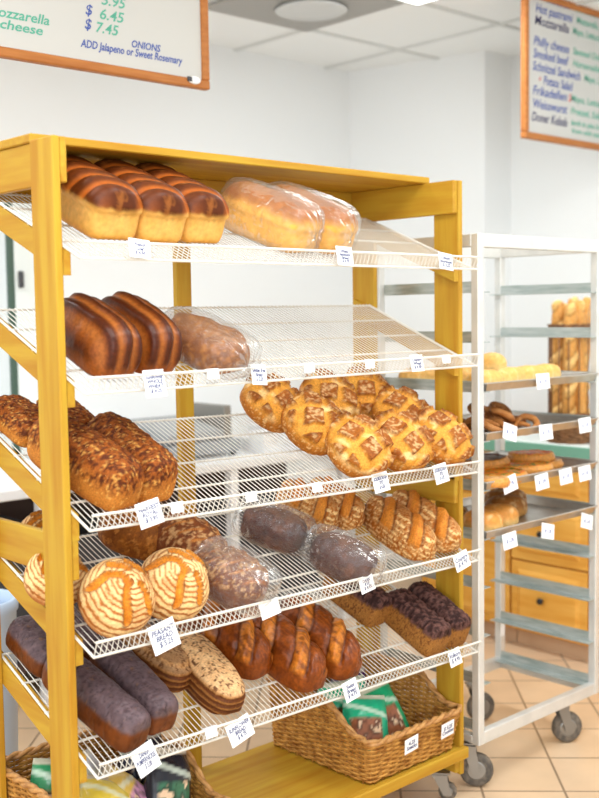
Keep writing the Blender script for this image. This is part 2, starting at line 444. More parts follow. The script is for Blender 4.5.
def st_batard(seed=5, base=((198, 128, 54), (148, 82, 32)), cutc=((222, 158, 76), (196, 120, 46)), flour=.95, ncut=2.3, slope=.46):
    def cut(c):
        w = c['y'] * ncut * .5 - c['x'] * slope + .1 * (fbm(c['n'] * 2 + seed, seed) - .5)
        d = np.abs((w % 1) - .5) * 2; return (1 - sstep(.30, .44, d)) * sstep(.42, .6, c['z']), d
    def disp(c):
        k, d = cut(c); return .006 * (1 - sstep(.0, .34, d)) * sstep(.42, .6, c['z']) - .004 * (sstep(.30, .42, d) - sstep(.42, .7, d)) * sstep(.42, .6, c['z'])
    def colr(c):
        k, d = cut(c); n = fbm(c['n'] * 5 + seed, seed); n2 = fbm(c['n'] * 13 + seed, seed + 1, 2)
        ring = .5 + .5 * np.sin((c['z'] * 3.2 + np.abs(c['y']) ** 3 * .8) * 15 + 2 * n)
        a = mixc(K(*base[0]), K(*base[1]), n)
        a = mixc(a, K(240, 210, 164), (.35 + .65 * sstep(.5, .9, ring)) * flour * sstep(.40, .60, n2 + .25 * n - .08))
        a = mixc(a, K(*base[1]) * .5, (sstep(.32, .42, d) - sstep(.42, .58, d)) * sstep(.42, .6, c['z']) * .8)
        return mixc(a, mixc(K(*cutc[0]), K(*cutc[1]), n), k)
    return disp, colr
def st_glossy(seed=6):
    base = ((168, 96, 38), (116, 60, 22))
    d0, c0 = st_batard(seed, base, ((212, 146, 70), (178, 104, 40)), 0.0, 2.4, .46)
    def disp(c): return 1.2 * d0(c) + .004 * (fbm(c['n'] * np.array([14, 3, 6]) + seed, seed, 2) - .5) * sstep(.4, .6, c['z'])
    def colr(c):
        a = c0(c); n = fbm(c['n'] * np.array([14, 3, 6]) + seed, seed + 4, 2)
        return mixc(a, K(98, 48, 20), sstep(.45, .65, n) * sstep(.5, .7, c['z']) * .6)
    return disp, colr
def st_rye(seed=7):
    def disp(c):
        n = fbm(c['n'] * 4 + seed, seed); cr = 1 - sstep(.0, .05, np.abs(fbm(c['n'] * np.array([3, 6, 3]) + seed, seed + 2) - .5))
        return .003 * (n - .5) - .003 * cr * sstep(.6, .75, c['z'])
    def colr(c):
        n = fbm(c['n'] * 4 + seed, seed); cr = 1 - sstep(.0, .04, np.abs(fbm(c['n'] * np.array([3, 6, 3]) + seed, seed + 2) - .5))
        top = mixc(K(132, 114, 126), K(92, 76, 86), n); top = mixc(top, K(150, 116, 98), sstep(.68, .8, fbm(c['n'] * 3 + 5, seed + 6)) * .7)
        top = mixc(top, K(58, 44, 50), cr * .45)
        side = mixc(K(142, 84, 40), K(96, 52, 24), n)
        return mixc(side, top, sstep(.50, .66, c['z'] + .06 * (n - .5)))
    return disp, colr
def st_ringed(seed=8, dots=False):
    def disp(c): return .0015 * np.sin(c['z'] * 38)
    def colr(c):
        n = fbm(c['n'] * 5 + seed, seed); n2 = fbm(c['n'] * 11 + seed, seed + 1, 2)
        ring = .5 + .5 * np.sin(c['z'] * 38 + 1.5 * n)
        a = mixc(K(112, 66, 32), K(182, 132, 82), sstep(.4, .9, ring) * (.5 + n * .6).clip(0, 1))
        top = mixc(K(236, 206, 172), K(206, 160, 118), n)
        top = mixc(top, K(104, 64, 42), sstep(.58, .66, fbm(c['n'] * np.array([10, 10, 4]) + seed, seed + 3, 2)) * .9)
        return mixc(a, top, sstep(.62, .78, c['z'] + .1 * (n - .5)) * (1.0 if dots else .45))
    return disp, colr
def st_brick(seed=9):
    def disp(c): return (.012 * (fbm(c['n'] * 6 + seed, seed, 2) - .5)) * sstep(.62, .8, c['z'])
    def colr(c):
        n = fbm(c['n'] * 6 + seed, seed, 2); n2 = fbm(c['n'] * 14 + seed, seed + 1, 2)
        top = mixc(K(64, 40, 40), K(116, 84, 82), sstep(.35, .7, n))
        side = mixc(K(184, 138, 82), K(148, 100, 54), n2)
        side = mixc(side, K(104, 60, 36), sstep(.62, .7, n2) * .7)
        return mixc(side, top, sstep(.6, .74, c['z'] + .1 * (n - .5)))
    return disp, colr
def st_bun(seed=10, top=(222, 160, 84), low=(238, 198, 134)):
    def disp(c): return -.003 * (1 - sstep(.0, .12, np.abs(c['x']))) * sstep(.7, .9, c['z']) + .004 * (fbm(c['n'] * 2 + seed, seed) - .5)
    def colr(c):
        n = fbm(c['n'] * 4 + seed, seed)
        return mixc(mixc(K(*low), K(*top), sstep(.2, .6, c['z'])), K(244, 224, 190), sstep(.55, .75, n) * .5)
    return disp, colr

# ------------------------------------------------------------------ layout constants (metres)
T, PD, D, W, ZT = .0172, .089, .4064, 1.2493, 1.730
LP = .0617; XL, XR, SL = .0206, 1.227, .428
LZ = [1.4937, 1.2322, .9647, .7115, .4656]
LS = [-.0024, .0018, -.0197, -.0082, -.0165]
LT = [math.radians(a) for a in (22.23, 23.18, 22.70, 21.05, 22.29)]
SHN = ['top', 'second', 'third', 'fourth', 'lowest']
def shelf_basis(i):
    ex = Vector((1, 0, LS[i] / W)).normalized(); ey = Vector((0, math.cos(LT[i]), math.sin(LT[i])))
    ez = ex.cross(ey).normalized(); ey = ez.cross(ex).normalized()
    return Vector((0, -LP, LZ[i])), ex, ey, ez
def shelf_pt(i, x, s, h=0.0):
    o, ex, ey, ez = shelf_basis(i); return o + ex * x + ey * s + ez * h
def shelf_mtx(i, x, s, h=0.0, rot=0.0, pitch=0.0, roll=0.0):
    o, ex, ey, ez = shelf_basis(i)
    R = Matrix((ex, ey, ez)).transposed().to_4x4()
    return Matrix.Translation(shelf_pt(i, x, s, h)) @ R @ Matrix.Rotation(rot, 4, 'Z') @ Matrix.Rotation(pitch, 4, 'X') @ Matrix.Rotation(roll, 4, 'Y')

# ------------------------------------------------------------------ room
def room():
    HC = 2.65
    # tiled floor, tiles laid on the diagonal
    fm = bpy.data.materials.new('floor_tile'); fm.use_nodes = True; nt = fm.node_tree; b = nt.nodes['Principled BSDF']
    tc = nt.nodes.new('ShaderNodeTexCoord'); mp = nt.nodes.new('ShaderNodeMapping')
    mp.inputs['Rotation'].default_value = (0, 0, PI / 4)
    bk = nt.nodes.new('ShaderNodeTexBrick'); bk.offset = 0; bk.inputs['Scale'].default_value = 1
    bk.inputs['Brick Width'].default_value = TILE; bk.inputs['Row Height'].default_value = TILE
    bk.inputs['Mortar Size'].default_value = .0038; bk.inputs['Mortar Smooth'].default_value = .15; bk.inputs['Bias'].default_value = 0
    bk.inputs['Color1'].default_value = L4((226, 196, 162)); bk.inputs['Color2'].default_value = L4((220, 188, 154)); bk.inputs['Mortar'].default_value = L4((150, 124, 100))
    mp.inputs['Location'].default_value = TILE_OFF
    nt.links.new(tc.outputs['Object'], mp.inputs[0]); nt.links.new(mp.outputs[0], bk.inputs['Vector'])
    nz = nt.nodes.new('ShaderNodeTexNoise'); nz.inputs['Scale'].default_value = 5; nz.inputs['Detail'].default_value = 5
    nt.links.new(tc.outputs['Object'], nz.inputs['Vector'])
    mr = nt.nodes.new('ShaderNodeMapRange'); mr.inputs[1].default_value = .3; mr.inputs[2].default_value = .7; mr.inputs[3].default_value = .9; mr.inputs[4].default_value = 1.06
    nt.links.new(nz.outputs['Fac'], mr.inputs[0])
    sc = nt.nodes.new('ShaderNodeVectorMath'); sc.operation = 'SCALE'
    nt.links.new(bk.outputs['Color'], sc.inputs[0]); nt.links.new(mr.outputs[0], sc.inputs['Scale']); nt.links.new(sc.outputs[0], b.inputs['Base Color'])
    b.inputs['Roughness'].default_value = .3
    structure('floor', MB().box((-3.2, -3.6, -.05), (3.6, 2.45, 0)), fm)
    structure('ceiling', MB().box((-3.2, -3.6, HC), (3.6, 2.45, HC + .05)), M['ceil'])
    # ceiling grid
    g = MB()
    for k in range(-8, 3):
        x = 2.32 + .605 * k
        if -3.1 < x < 3.5: g.box((x - .011, -3.6, HC - .008), (x + .011, 2.25, HC))
    for k in range(-8, 2):
        y = 1.745 + .605 * k
        if -3.6 < y < 2.2: g.box((-3.2, y - .011, HC - .0075), (3.5, y + .011, HC))
    structure('trim_1', g, M['tbar'])
    # back wall with a window opening at its left end
    wx0, wx1, wz0, wz1 = -.9, 1.105, .80, 1.95
    wb = MB()
    wb.box((wx1, 2.25, 0), (3.6, 2.40, HC)); wb.box((-3.2, 2.25, 0), (wx0, 2.40, HC))
    wb.box((wx0, 2.25, 0), (wx1, 2.40, wz0)); wb.box((wx0, 2.25, wz1), (wx1, 2.40, HC))
    structure('wall_back', wb, M['wall'])
    wr = MB(); wr.prism([(3.10, 2.25), (3.29, 1.50), (3.5, 1.50), (3.5, 2.25)], 2, 0, HC); wr.box((3.5, -3.6, 0), (3.6, 1.52, HC))
    structure('wall_right', wr, M['wall'])
    # window
    fr = MB(); t = .024
    for a, b2 in (((wx0, 2.238, wz0), (wx0 + t, 2.262, wz1)), ((wx1 - t, 2.238, wz0), (wx1, 2.262, wz1)), ((wx0, 2.238, wz0), (wx1, 2.262, wz0 + t)), ((wx0, 2.238, wz1 - t), (wx1, 2.262, wz1)), ((.08, 2.238, wz0), (.12, 2.262, wz1))):
        fr.box(a, b2)
    win = structure('window_1', fr, M['win_frame'])
    gm = bpy.data.materials.new('window_glass'); gm.use_nodes = True; n2 = gm.node_tree; n2.nodes.clear()
    o = n2.nodes.new('ShaderNodeOutputMaterial'); tr = n2.nodes.new('ShaderNodeBsdfTransparent'); gl = n2.nodes.new('ShaderNodeBsdfGlossy'); gl.inputs['Roughness'].default_value = .02
    mx = n2.nodes.new('ShaderNodeMixShader'); mx.inputs[0].default_value = .06
    n2.links.new(tr.outputs[0], mx.inputs[1]); n2.links.new(gl.outputs[0], mx.inputs[2]); n2.links.new(mx.outputs[0], o.inputs[0])
    child('pane', MB().box((wx0 + t, 2.247, wz0 + t), (wx1 - t, 2.252, wz1 - t)).mesh('pane', gm), win)
    child('sash', MB().box((wx1, 2.232, wz0 - .02), (wx1 + .095, 2.25, wz1 + .02), bev=.003).mesh('sash', M['win_white']), win)
    child('latch', MB().box((wx1 + .012, 2.215, 1.50), (wx1 + .032, 2.232, 1.57), bev=.004).mesh('latch', M['charcoal']), win)
TILE = .235; TILE_OFF = (0, 0, 0)

# ------------------------------------------------------------------ bread rack
def castor(parent, x, y, r, zplate, name='castor', swivel=0.0, off=.03, wd=.022):
    """castor with its wheel on the floor below (x, y)"""
    c = bpy.data.objects.new(name, None); col.objects.link(c); c.parent = parent
    c.location = Vector((x, y, 0)) - Vector(parent.location)
    R = Matrix.Rotation(swivel, 4, 'Z'); cx = Vector((x, y, 0))
    MT = Matrix.Translation(cx) @ R
    MB().box((-.028, -.022, zplate - .004), (.028, .022, zplate), MT).build('plate', M['steel'], c)
    fk = MB()
    for sgn in (-1, 1):
        yy = sgn * (wd / 2 + .005)
        pts = [(-.02, zplate - .012), (.018, zplate - .012), (off + .012, r - .008), (off - .012, r - .008)]
        m2 = MT @ Matrix.Translation((0, yy, 0))
        a = [(p[0], -.0015, p[1]) for p in pts] + [(p[0], .0015, p[1]) for p in pts]
        fk._add([tuple(m2 @ Vector(v)) for v in a], [(0, 1, 2, 3), (7, 6, 5, 4), (0, 4, 5, 1), (1, 5, 6, 2), (2, 6, 7, 3), (3, 7, 4, 0)])
    fk.box((-.022, -wd / 2 - .007, zplate - .016), (.02, wd / 2 + .007, zplate - .008), MT)
    fk.lathe([(.014, zplate - .012), (.014, zplate - .003)], 14, MT)
    fk.build('fork', M['steel'], c)
    RW = MT @ Matrix.Translation((off, 0, r)) @ Matrix.Rotation(PI / 2, 4, 'X')
    h = wd / 2
    w = MB().lathe([(r * .55, -h * .8), (r * .86, -h), (r * .97, -h * .6), (r, 0), (r * .97, h * .6), (r * .86, h), (r * .55, h * .8)], 26, RW).build('wheel', M['rubber'], c, True)
    MB().lathe([(r * .5, -h * .95), (r * .56, -h * .85), (r * .56, h * .85), (r * .5, h * .95)], 18, RW).build('hub', M['steel'], c)
    return c

def bread_rack():
    t = thing('bread_rack', 'honey-stained wooden bread rack on castors with five sloping wire shelves', 'bread rack', (W / 2, D / 2, 0))
    for x0 in (0, W - T):
        for y0 in (0, D - PD):
            MB().box((x0, y0, .077), (x0 + T, y0 + PD, ZT), bev=.0025).build('post', M['wood_z'], t)
    MB().box((.574, D - .02, .14), (.62, D, 1.66), bev=.002).build('back_post', M['wood_z'], t)
    for x0 in (T, W - 2 * T):
        MB().box((x0, .004, ZT - .089), (x0 + T, D - .018, ZT), bev=.0025).build('top_rail', M['wood_y'], t)
        MB().box((x0, .004, .850), (x0 + T, D - .018, .936), bev=.0025).build('middle_rail', M['wood_y'], t)
        MB().box((x0, .004, .085), (x0 + T + .02, D - .018, .141), bev=.0025).build('bottom_rail', M['wood_y'], t)
    MB().box((.012, .105, ZT), (W - .012, D, ZT + .018), bev=.0025).build('top_board', M['wood_x'], t)
    MB().box((T, D - .018, ZT - .089), (W - T, D, ZT), bev=.002).build('back_rail', M['wood_x'], t)
    MB().box((T, .0, .142), (W - T, D, .158), bev=.002).build('bottom_deck', M['wood_x'], t)
    MB().box((0, -.018, .128), (W, -.0005, .160), bev=.003).build('deck_lip', M['wood_x'], t)
    for i in range(5):
        for x0 in (T, W - 2 * T):
            o, ex, ey, ez = shelf_basis(i)
            def zz(y): return LZ[i] + LS[i] * x0 / W + (y + LP) * math.tan(LT[i]) - .0075
            hh = .052
            y1 = D - .02
            c = MB(); c.prism([(.002, zz(.002) - hh), (y1, zz(y1) - hh), (y1, zz(y1)), (.002, zz(.002))], 0, x0, x0 + T)
            c.build('shelf_cleat', M['wood_y'], t)
    for x0 in (.045, W - .045):
        for y0 in (.05, D - .06):
            castor(t, x0, y0, .026, .085, swivel=-.9, off=.02, wd=.02)
    return t

def wire_shelf(i):
    o, ex, ey, ez = shelf_basis(i)
    P = lambda x, s, h=0: shelf_pt(i, x, s, h)
    t = thing('wire_shelf', 'white wire shelf sloping forward, %s of the five in the wooden rack' % ['the topmost', 'second from the top', 'the middle one', 'second from the bottom', 'the lowest'][i], 'wire shelf', P((XL + XR) / 2, SL / 2), 'wire shelves of the bread rack')
    r = .0012; n = 92; m = MB(); lip = MB(); LH = .031
    for k in range(n + 1):
        x = XL + (XR - XL) * k / n
        m.tube([P(x, SL, -r), P(x, .0, -r)], r, 4)
        lip.tube([P(x, -.0008, -r * 2), P(x, -.0008, LH)], r, 4)
    m.build('deck_wires', M['wire'], t)
    lip.tube([P(XL - .002, 0, LH), P(XR + .002, 0, LH)], .0032, 6)
    lip.tube([P(XL - .002, -.002, -.002), P(XR + .002, -.002, -.002)], .0030, 6)
    lip.build('front_lip', M['wire'], t)
    for s in (.11, .215, .32, SL):
        MB().tube([P(XL - .002, s, -.0052), P(XR + .002, s, -.0052)], .0028, 6).build('cross_rod', M['wire'], t)
    for x in (XL, XR):
        MB().tube([P(x, 0, -.003), P(x, SL, -.003)], .003, 6).build('side_rod', M['wire'], t)

# ------------------------------------------------------------------ price cards
def price_card(lines, mtx, w, h, label, group, ink='ink', size=None):
    t = thing('price_card', label, 'price card', (0, 0, 0), group); t.matrix_world = mtx
    child('card', MB().box((-w / 2, -.0005, -h / 2), (w / 2, .0005, h / 2)).mesh('card', M['card']), t)
    if lines:
        me = text_mesh('\n'.join(lines), size or h / (len(lines) + .6) * .92, shear=.2, offset=.00025, space=.85)
        me.transform(Matrix.Translation((0, -.0008, -h * .02)) @ Matrix.Rotation(PI / 2, 4, 'X'))
        xs = [v.co.x for v in me.vertices]; ww = max(xs) - min(xs)
        if ww > w * .88: me.transform(Matrix.Scale(w * .88 / ww, 4, (1, 0, 0)))
        child('lettering', me, t, M[ink])
    return t
def lip_card(i, x, w, h, lines, label, tilt=0.0, drop=0.0, lean=0.0):
    p = shelf_pt(i, x, -.006, .018) + Vector((0, -.004, -drop))
    m = Matrix.Translation(p) @ Matrix.Rotation(tilt, 4, 'Y') @ Matrix.Rotation(-.22 + lean, 4, 'X')
    return price_card(lines, m, w, h, label, 'price cards on the wire shelves')
# ------------------------------------------------------------------ breads
def place(name, label, cat, mesh, mtx, group=None):
    o = bpy.data.objects.new(name, mesh); col.objects.link(o); o.matrix_world = mtx
    return tag(o, label, cat, group)
def wrapped(name, label, cat, mesh, film, mtx, group=None):
    t = thing(name, label, cat, (0, 0, 0), group); t.matrix_world = mtx
    child('loaf', mesh, t); f = child('plastic_bag', film, t); f['label'] = 'clear crinkled plastic bag around the loaf'
    return t
def seeds_on(mesh, n, m, name, seed, size=.0032, zmin=.45):
    """small seeds pressed into the top crust of a loaf"""
    rnd = random.Random(seed); H = max(v.co.z for v in mesh.vertices)
    vs = [v for v in mesh.vertices if v.co.z > zmin * H]
    mb = MB()
    for v in rnd.sample(vs, min(n, len(vs))):
        nn = v.normal; a = nn.orthogonal().normalized(); a = Matrix.Rotation(rnd.random() * 6.28, 3, nn) @ a; b = nn.cross(a)
        l = size * rnd.uniform(.8, 1.5); w = size * .55; c = v.co + nn * .0004
        P = [c + a * l, c + b * w, c - a * l, c - b * w, c + nn * .0016]
        mb._add(P, [(0, 1, 4), (1, 2, 4), (2, 3, 4), (3, 0, 4)])
    return mb.mesh(name, m)
def mk(name, dims, st, m, **k):
    d, c = st; return bread_mesh(name, *dims, disp=d, colr=c, m=M[m], **k)

def breads():
    R = math.radians
    G = lambda s: s
    # --- top shelf
    for k, (x, s, r, lab) in enumerate([(.152, .226, 0, 'nearest the left post'), (.268, .220, -1, 'middle of the three'), (.380, .228, 1, 'rightmost of the three')]):
        me = mk('braided_pan_loaf', (.27, .120, .118), st_braided(), 'crust_soft', p=7, q=5, f=.44, flat=1.05, top_q=2.6, seed=k)
        place('braided_pan_loaf', 'pan loaf with ridged dark crust on the top shelf, ' + lab, 'bread', me, shelf_mtx(0, x, s, 0, R(r)), 'ridged pan loaves on the top shelf')
    for k, (x, s, r, lab) in enumerate([(.608, .155, 17, 'left one of the pair'), (.732, .158, 15, 'right one, nearer the price card')]):
        me = mk('white_loaf', (.235, .122, .118), st_white(), 'crust_soft', p=5, q=4, f=.42, flat=1.1, top_q=2.4, seed=20 + k, lump=.003)
        wrapped('bagged_white_loaf', 'white loaf in a clear bag on the top shelf, ' + lab, 'bread', me, film_mesh('plastic_bag', .235, .122, .119, 3 + k), shelf_mtx(0, x, s, .003, R(r)), 'bagged white loaves on the top shelf')
    # --- second shelf
    me = mk('ribbed_loaf', (.225, .112, .118), st_ribbed(), 'crust_gloss', p=3.6, q=2.35, f=.30, flat=1.5, lump=.003)
    place('ribbed_loaf', 'dark brown loaf with lengthwise ribs on the second shelf, against the left post', 'bread', me, shelf_mtx(1, .114, .140, 0, R(1)), 'ribbed dark loaves on the second shelf')
    place('ribbed_loaf', 'dark brown loaf with lengthwise ribs on the second shelf, standing behind its paper price card', 'bread', me.copy(), shelf_mtx(1, .222, .148, 0, R(-1)), 'ribbed dark loaves on the second shelf')
    me = mk('oval_wheat_loaf', (.198, .140, .088), st_wheat(), 'crust_soft', p=2.6, q=2.3, f=.38, lump=.006, seed=4)
    wrapped('bagged_wheat_loaf', 'oval brown loaf in a clear bag, alone in the middle of the second shelf', 'bread', me, film_mesh('plastic_bag', .208, .144, .089, 8), shelf_mtx(1, .385, .108, .003, R(14)))
    # --- third shelf: seeded loaves and checkered boules
    for k, (x, s, r, lab) in enumerate([(.096, .172, 13, 'front row, just right of the left post'), (.203, .168, 4, 'front row, behind the hand-lettered price card'), (.078, .410, 3, 'back row, left of the left post'), (.188, .405, 0, 'back row, behind the second seeded loaf')]):
        L = (.28, .25, .16, .16)[k]
        me = mk('seeded_loaf', (L, .104, (.116, .116, .066, .066)[k]), st_seeded(), 'crust_rough', p=4.5, q=2.6, f=.36, flat=1.3, lump=.004, seed=30 + k)
        o = place('seeded_loaf', 'seed-covered brown loaf on the third shelf, ' + lab, 'bread', me, shelf_mtx(2, x, s, 0, R(r)), 'seeded loaves on the third shelf')
        for nm, m, n, z in (('dark_seeds', 'seed_dark', 750, .48), ('pale_seeds', 'seed_light', 190, .35)):
            sd = child(nm, seeds_on(me, n, M[m], nm, k * 5 + n, .0030, z), o); sd['kind'] = 'stuff'
    bl = [(.828, .098, 'front row, left end'), (.787, .232, 'second row of the left column'), (.748, .362, 'back row, left end'),
          (.985, .098, 'front row, the middle one'), (.955, .362, 'back row, middle column'), (1.138, .098, 'front row, right end'), (1.128, .235, 'second row of the right column'), (1.10, .365, 'back row, right column')]
    for k, (x, s, lab) in enumerate(bl):
        me = mk('boule', (.172, .172, .098), st_checker(.5 + .5 * (k % 3), k + 1), 'crust', p=2.0, q=2.0, f=.36, flat=1.5, seed=k, nu=110, nv=110)
        place('boule', 'round golden loaf scored in squares, third shelf, ' + lab, 'bread', me, shelf_mtx(2, x, s, .026, R(17 * (k % 3) - 10), R(21)), 'round scored loaves on the third shelf')
    # --- fourth shelf
    for k, (x, s, r, lab) in enumerate([(.108, .100, 5, 'front, nearest the left post'), (.252, .102, -25, 'front, second from the left post'), (.047, .225, 60, 'second row, partly hidden by the left post'), (.100, .372, 10, 'back row, behind the left side rail')]):
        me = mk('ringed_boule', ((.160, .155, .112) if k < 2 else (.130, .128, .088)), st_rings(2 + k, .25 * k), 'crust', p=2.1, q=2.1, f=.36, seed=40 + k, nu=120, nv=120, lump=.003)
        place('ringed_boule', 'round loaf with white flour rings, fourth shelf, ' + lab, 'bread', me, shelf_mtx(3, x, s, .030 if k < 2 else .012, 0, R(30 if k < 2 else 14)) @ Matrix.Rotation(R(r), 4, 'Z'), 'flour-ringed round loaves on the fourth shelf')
    me = mk('brown_batard', (.20, .125, .092), st_wheat(), 'crust', p=2.4, q=2.2, lump=.004, seed=50)
    place('brown_batard', 'plain brown oval loaf at the back of the fourth shelf', 'bread', me, shelf_mtx(3, .340, .335, 0, R(40)))
    me = mk('leaf_scored_loaf', (.18, .148, .110), st_leaf(3), 'crust', p=2.2, q=2.2, lump=.004, seed=51, nu=110, nv=110)
    place('leaf_scored_loaf', 'unbagged dark round loaf with a floury leaf pattern on the fourth shelf', 'bread', me, shelf_mtx(3, .405, .238, .006, R(20), R(12)))
    me = mk('leaf_scored_loaf', (.165, .140, .098), st_leaf(5), 'crust', p=2.3, q=2.2, lump=.004, seed=52, nu=110, nv=110)
    wrapped('bagged_leaf_loaf', 'leaf-scored dark loaf in a clear plastic bag at the front of the fourth shelf', 'bread', me, film_mesh('plastic_bag', .175, .142, .099, 12), shelf_mtx(3, .432, .096, .003, R(24), R(6)))
    for k, (x, s, r, lab) in enumerate([(.695, .258, 34, 'the back one of two'), (.778, .082, 24, 'the front one of two')]):
        me = mk('dark_loaf', (.168, .112, .088), st_dark(4 + k), 'crust', p=2.6, q=2.3, f=.4, lump=.003, seed=60 + k)
        wrapped('bagged_dark_loaf', 'smooth dark brown loaf in a clear bag, fourth shelf, ' + lab, 'bread', me, film_mesh('plastic_bag', .178, .114, .089, 15 + k), shelf_mtx(3, x, s, .003, R(r)), 'bagged dark loaves on the fourth shelf')
    for k, (x, s, r, L, lab) in enumerate([(.868, .325, 6, .20, 'back row, left'), (.962, .315, 2, .20, 'back row, right'), (1.052, .150, -3, .262, 'front row, left of the last two'), (1.162, .158, -2, .262, 'front row, nearest right post')]):
        me = mk('scored_batard', (L, .108, .100), st_batard(5 + k), 'crust', p=2.5, q=2.2, f=.38, lump=.003, seed=70 + k, nu=110, nv=120)
        place('scored_batard', 'long golden loaf with slanting cuts, fourth shelf, ' + lab, 'bread', me, shelf_mtx(3, x, s, 0, R(r)), 'slashed golden loaves on the fourth shelf')
    # --- lowest shelf
    for k, (x, s, r, L, lab) in enumerate([(.106, .170, 10, .285, 'front row, just right of the left post'), (.206, .178, 2, .255, 'front row, second from the left post'), (.082, .385, 4, .15, 'back row, seen left of the post'), (.178, .395, 0, .16, 'back row, behind the second front loaf')]):
        me = mk('rye_loaf', (L, .086, .094 if k < 2 else .076), st_rye(7 + k), 'crust_soft', p=6, q=3.6, f=.42, flat=1.15, top_q=2.5, seed=80 + k, lump=.002, nu=100, nv=110)
        place('rye_loaf', 'black-topped rye pan loaf on the lowest shelf, ' + lab, 'bread', me, shelf_mtx(4, x, s, 0, R(r)), 'black rye loaves on the lowest shelf')
    me = mk('ringed_batard', (.23, .108, .088), st_ringed(8), 'crust', p=2.6, q=2.3, seed=90, nu=100, nv=100)
    place('ringed_batard', 'brown flour-lined oval loaf on the lowest shelf, left of the speckled loaf', 'bread', me, shelf_mtx(4, .312, .258, 0, R(10)))
    me = mk('speckled_batard', (.255, .108, .092), st_ringed(18, True), 'crust', p=2.7, q=2.3, f=.42, seed=91, nu=110, nv=120)
    place('speckled_batard', 'pale speckled oval loaf with ringed sides on the lowest shelf, above the sunflower bread card', 'bread', me, shelf_mtx(4, .395, .160, 0, R(-3)))
    for k, (x, s, r, lab) in enumerate([(.520, .255, 8, 'rear left one of three'), (.628, .165, 3, 'middle one of three'), (.756, .168, 0, 'right one of three')]):
        me = mk('glossy_batard', (.295, .122, .114), st_glossy(6 + k), 'crust_gloss', p=2.5, q=2.2, f=.38, seed=95 + k, nu=120, nv=130, lump=.003)
        place('glossy_batard', 'shiny golden loaf with deep cuts, lowest shelf, ' + lab, 'bread', me, shelf_mtx(4, x, s, 0, R(r)), 'shiny slashed loaves on the lowest shelf')
    for k, (x, s, r, lab) in enumerate([(1.008, .285, 3, 'rearmost of three on the lowest shelf'), (1.082, .120, -3, 'front left of three on lowest shelf'), (1.176, .128, -3, 'nearest the right post')]):
        me = mk('brick_rye', (.20, .086, .098), st_brick(9 + k), 'crust_rough', p=7, q=4.5, f=.45, flat=1.05, top_q=3, seed=100 + k, nu=100, nv=100)
        place('brick_rye', 'brick-shaped rye loaf with dark crumbly top, ' + lab, 'bread', me, shelf_mtx(4, x, s, 0, R(r)), 'brick-shaped rye loaves on the lowest shelf')

def cards():
    c = lip_card
    c(0, .143, .050, .038, ['French', 'Loaf', '$ 4.50'], 'price card on the top shelf, in front of the ridged pan loaves', .10, -.004)
    c(0, .717, .052, .046, ['White', 'Sandwich', 'Bread', '$ 4.75'], 'price card on the top shelf, at the right end of the bagged white loaves', .04, -.004)
    c(0, 1.083, .054, .044, ['Country', 'Sourdough', '$ 4.25'], 'price card on the top shelf, over the right wooden post', .12)
    c(1, .171, .050, .056, ['Sunflower', 'WHOLE', 'WHEAT', '$ 4.25'], 'price card on the second shelf, below the ribbed dark loaves', -.02, .004)
    c(1, .447, .042, .046, ['Gluten free', 'Bread', '$ 5.25'], 'price card on the second shelf, beside the bagged wheat loaf', .08)
    c(1, .969, .046, .042, ['Country', 'Wheat', '$ 4.50'], 'price card on the second shelf, near the right wooden post', .0, -.002)
    c(2, .150, .058, .052, ['HARVEST', 'ROYAL', '$ 3.95'], 'price card on the third shelf, in front of the seeded loaves', -.16, -.004)
    c(2, .833, .054, .048, ['SOURDOUGH', 'RYE', '$ 4.50'], 'price card on the third shelf, below the front-left round scored loaf', -.08, .002)
    c(2, 1.06, .052, .050, ['SOURDOUGH', 'RYE', '$ 4.75'], 'price card on the third shelf, nearest the right wooden post', -.10, .002)
    c(3, .178, .066, .060, ['PEASANT', 'BREAD', '$ 5.25'], 'large price card reading peasant bread on the fourth shelf', -.20, .004)
    c(3, .467, .056, .036, None, 'blank white price card on the fourth shelf, below the bagged leaf loaf', -.14, .002)
    c(3, .78, .048, .040, ['DARK', 'RYE', '$ 4.95'], 'price card on the fourth shelf, below the front bagged dark loaf', -.14, .0, 0)
    c(3, 1.144, .058, .046, ['Country', '$ 4.75'], 'price card on the fourth shelf, at its right end', -.2, .002)
    c(4, .125, .054, .058, ['DANISH', 'PUMPERNICKEL', '$ 5.00'], 'price card on the lowest shelf, in front of the black rye loaves', -.30, .002)
    c(4, .374, .066, .050, ['SUNFLOWER', 'BREAD', '$ 4.75'], 'price card on the lowest shelf, under the speckled oval loaf', -.26, .008)
    c(4, .721, .048, .048, ['Swiss', 'Bread', '$ 4.75'], 'price card on the lowest shelf, below the shiny slashed loaves', -.16, .0)
    c(4, 1.114, .048, .044, ['Volkorn', '$ 4.95'], 'price card on the lowest shelf, below the brick-shaped rye loaves', -.1, .004)
    for i, x, lab in ((2, .42, 'third shelf, left of the round scored loaves'), (2, .22, 'third shelf, right of the seeded loaf card'), (1, .322, 'second shelf, left of the gluten free card'), (1, .60, 'second shelf, right of the bagged wheat loaf'), (1, .80, 'second shelf, left of the country wheat card'), (1, 1.085, 'second shelf, against the right wooden post'), (4, .296, 'lowest shelf, left of the sunflower card'), (2, .62, 'third shelf, below the empty middle stretch')):
        m = Matrix.Translation(shelf_pt(i, x, -.005, .024)) @ Matrix.Rotation(-.2, 4, 'X')
        mb = MB().box((-.016, -.002, -.010), (.016, .000, .012), m, .0008).box((-.016, -.002, .010), (.016, .010, .013), m, .0008)
        t = thing('card_holder', 'empty clear plastic card clip on the ' + lab, 'card clip', m.translation, 'empty card clips on the shelf lips')
        mb.build('clip', M['holder'], t)

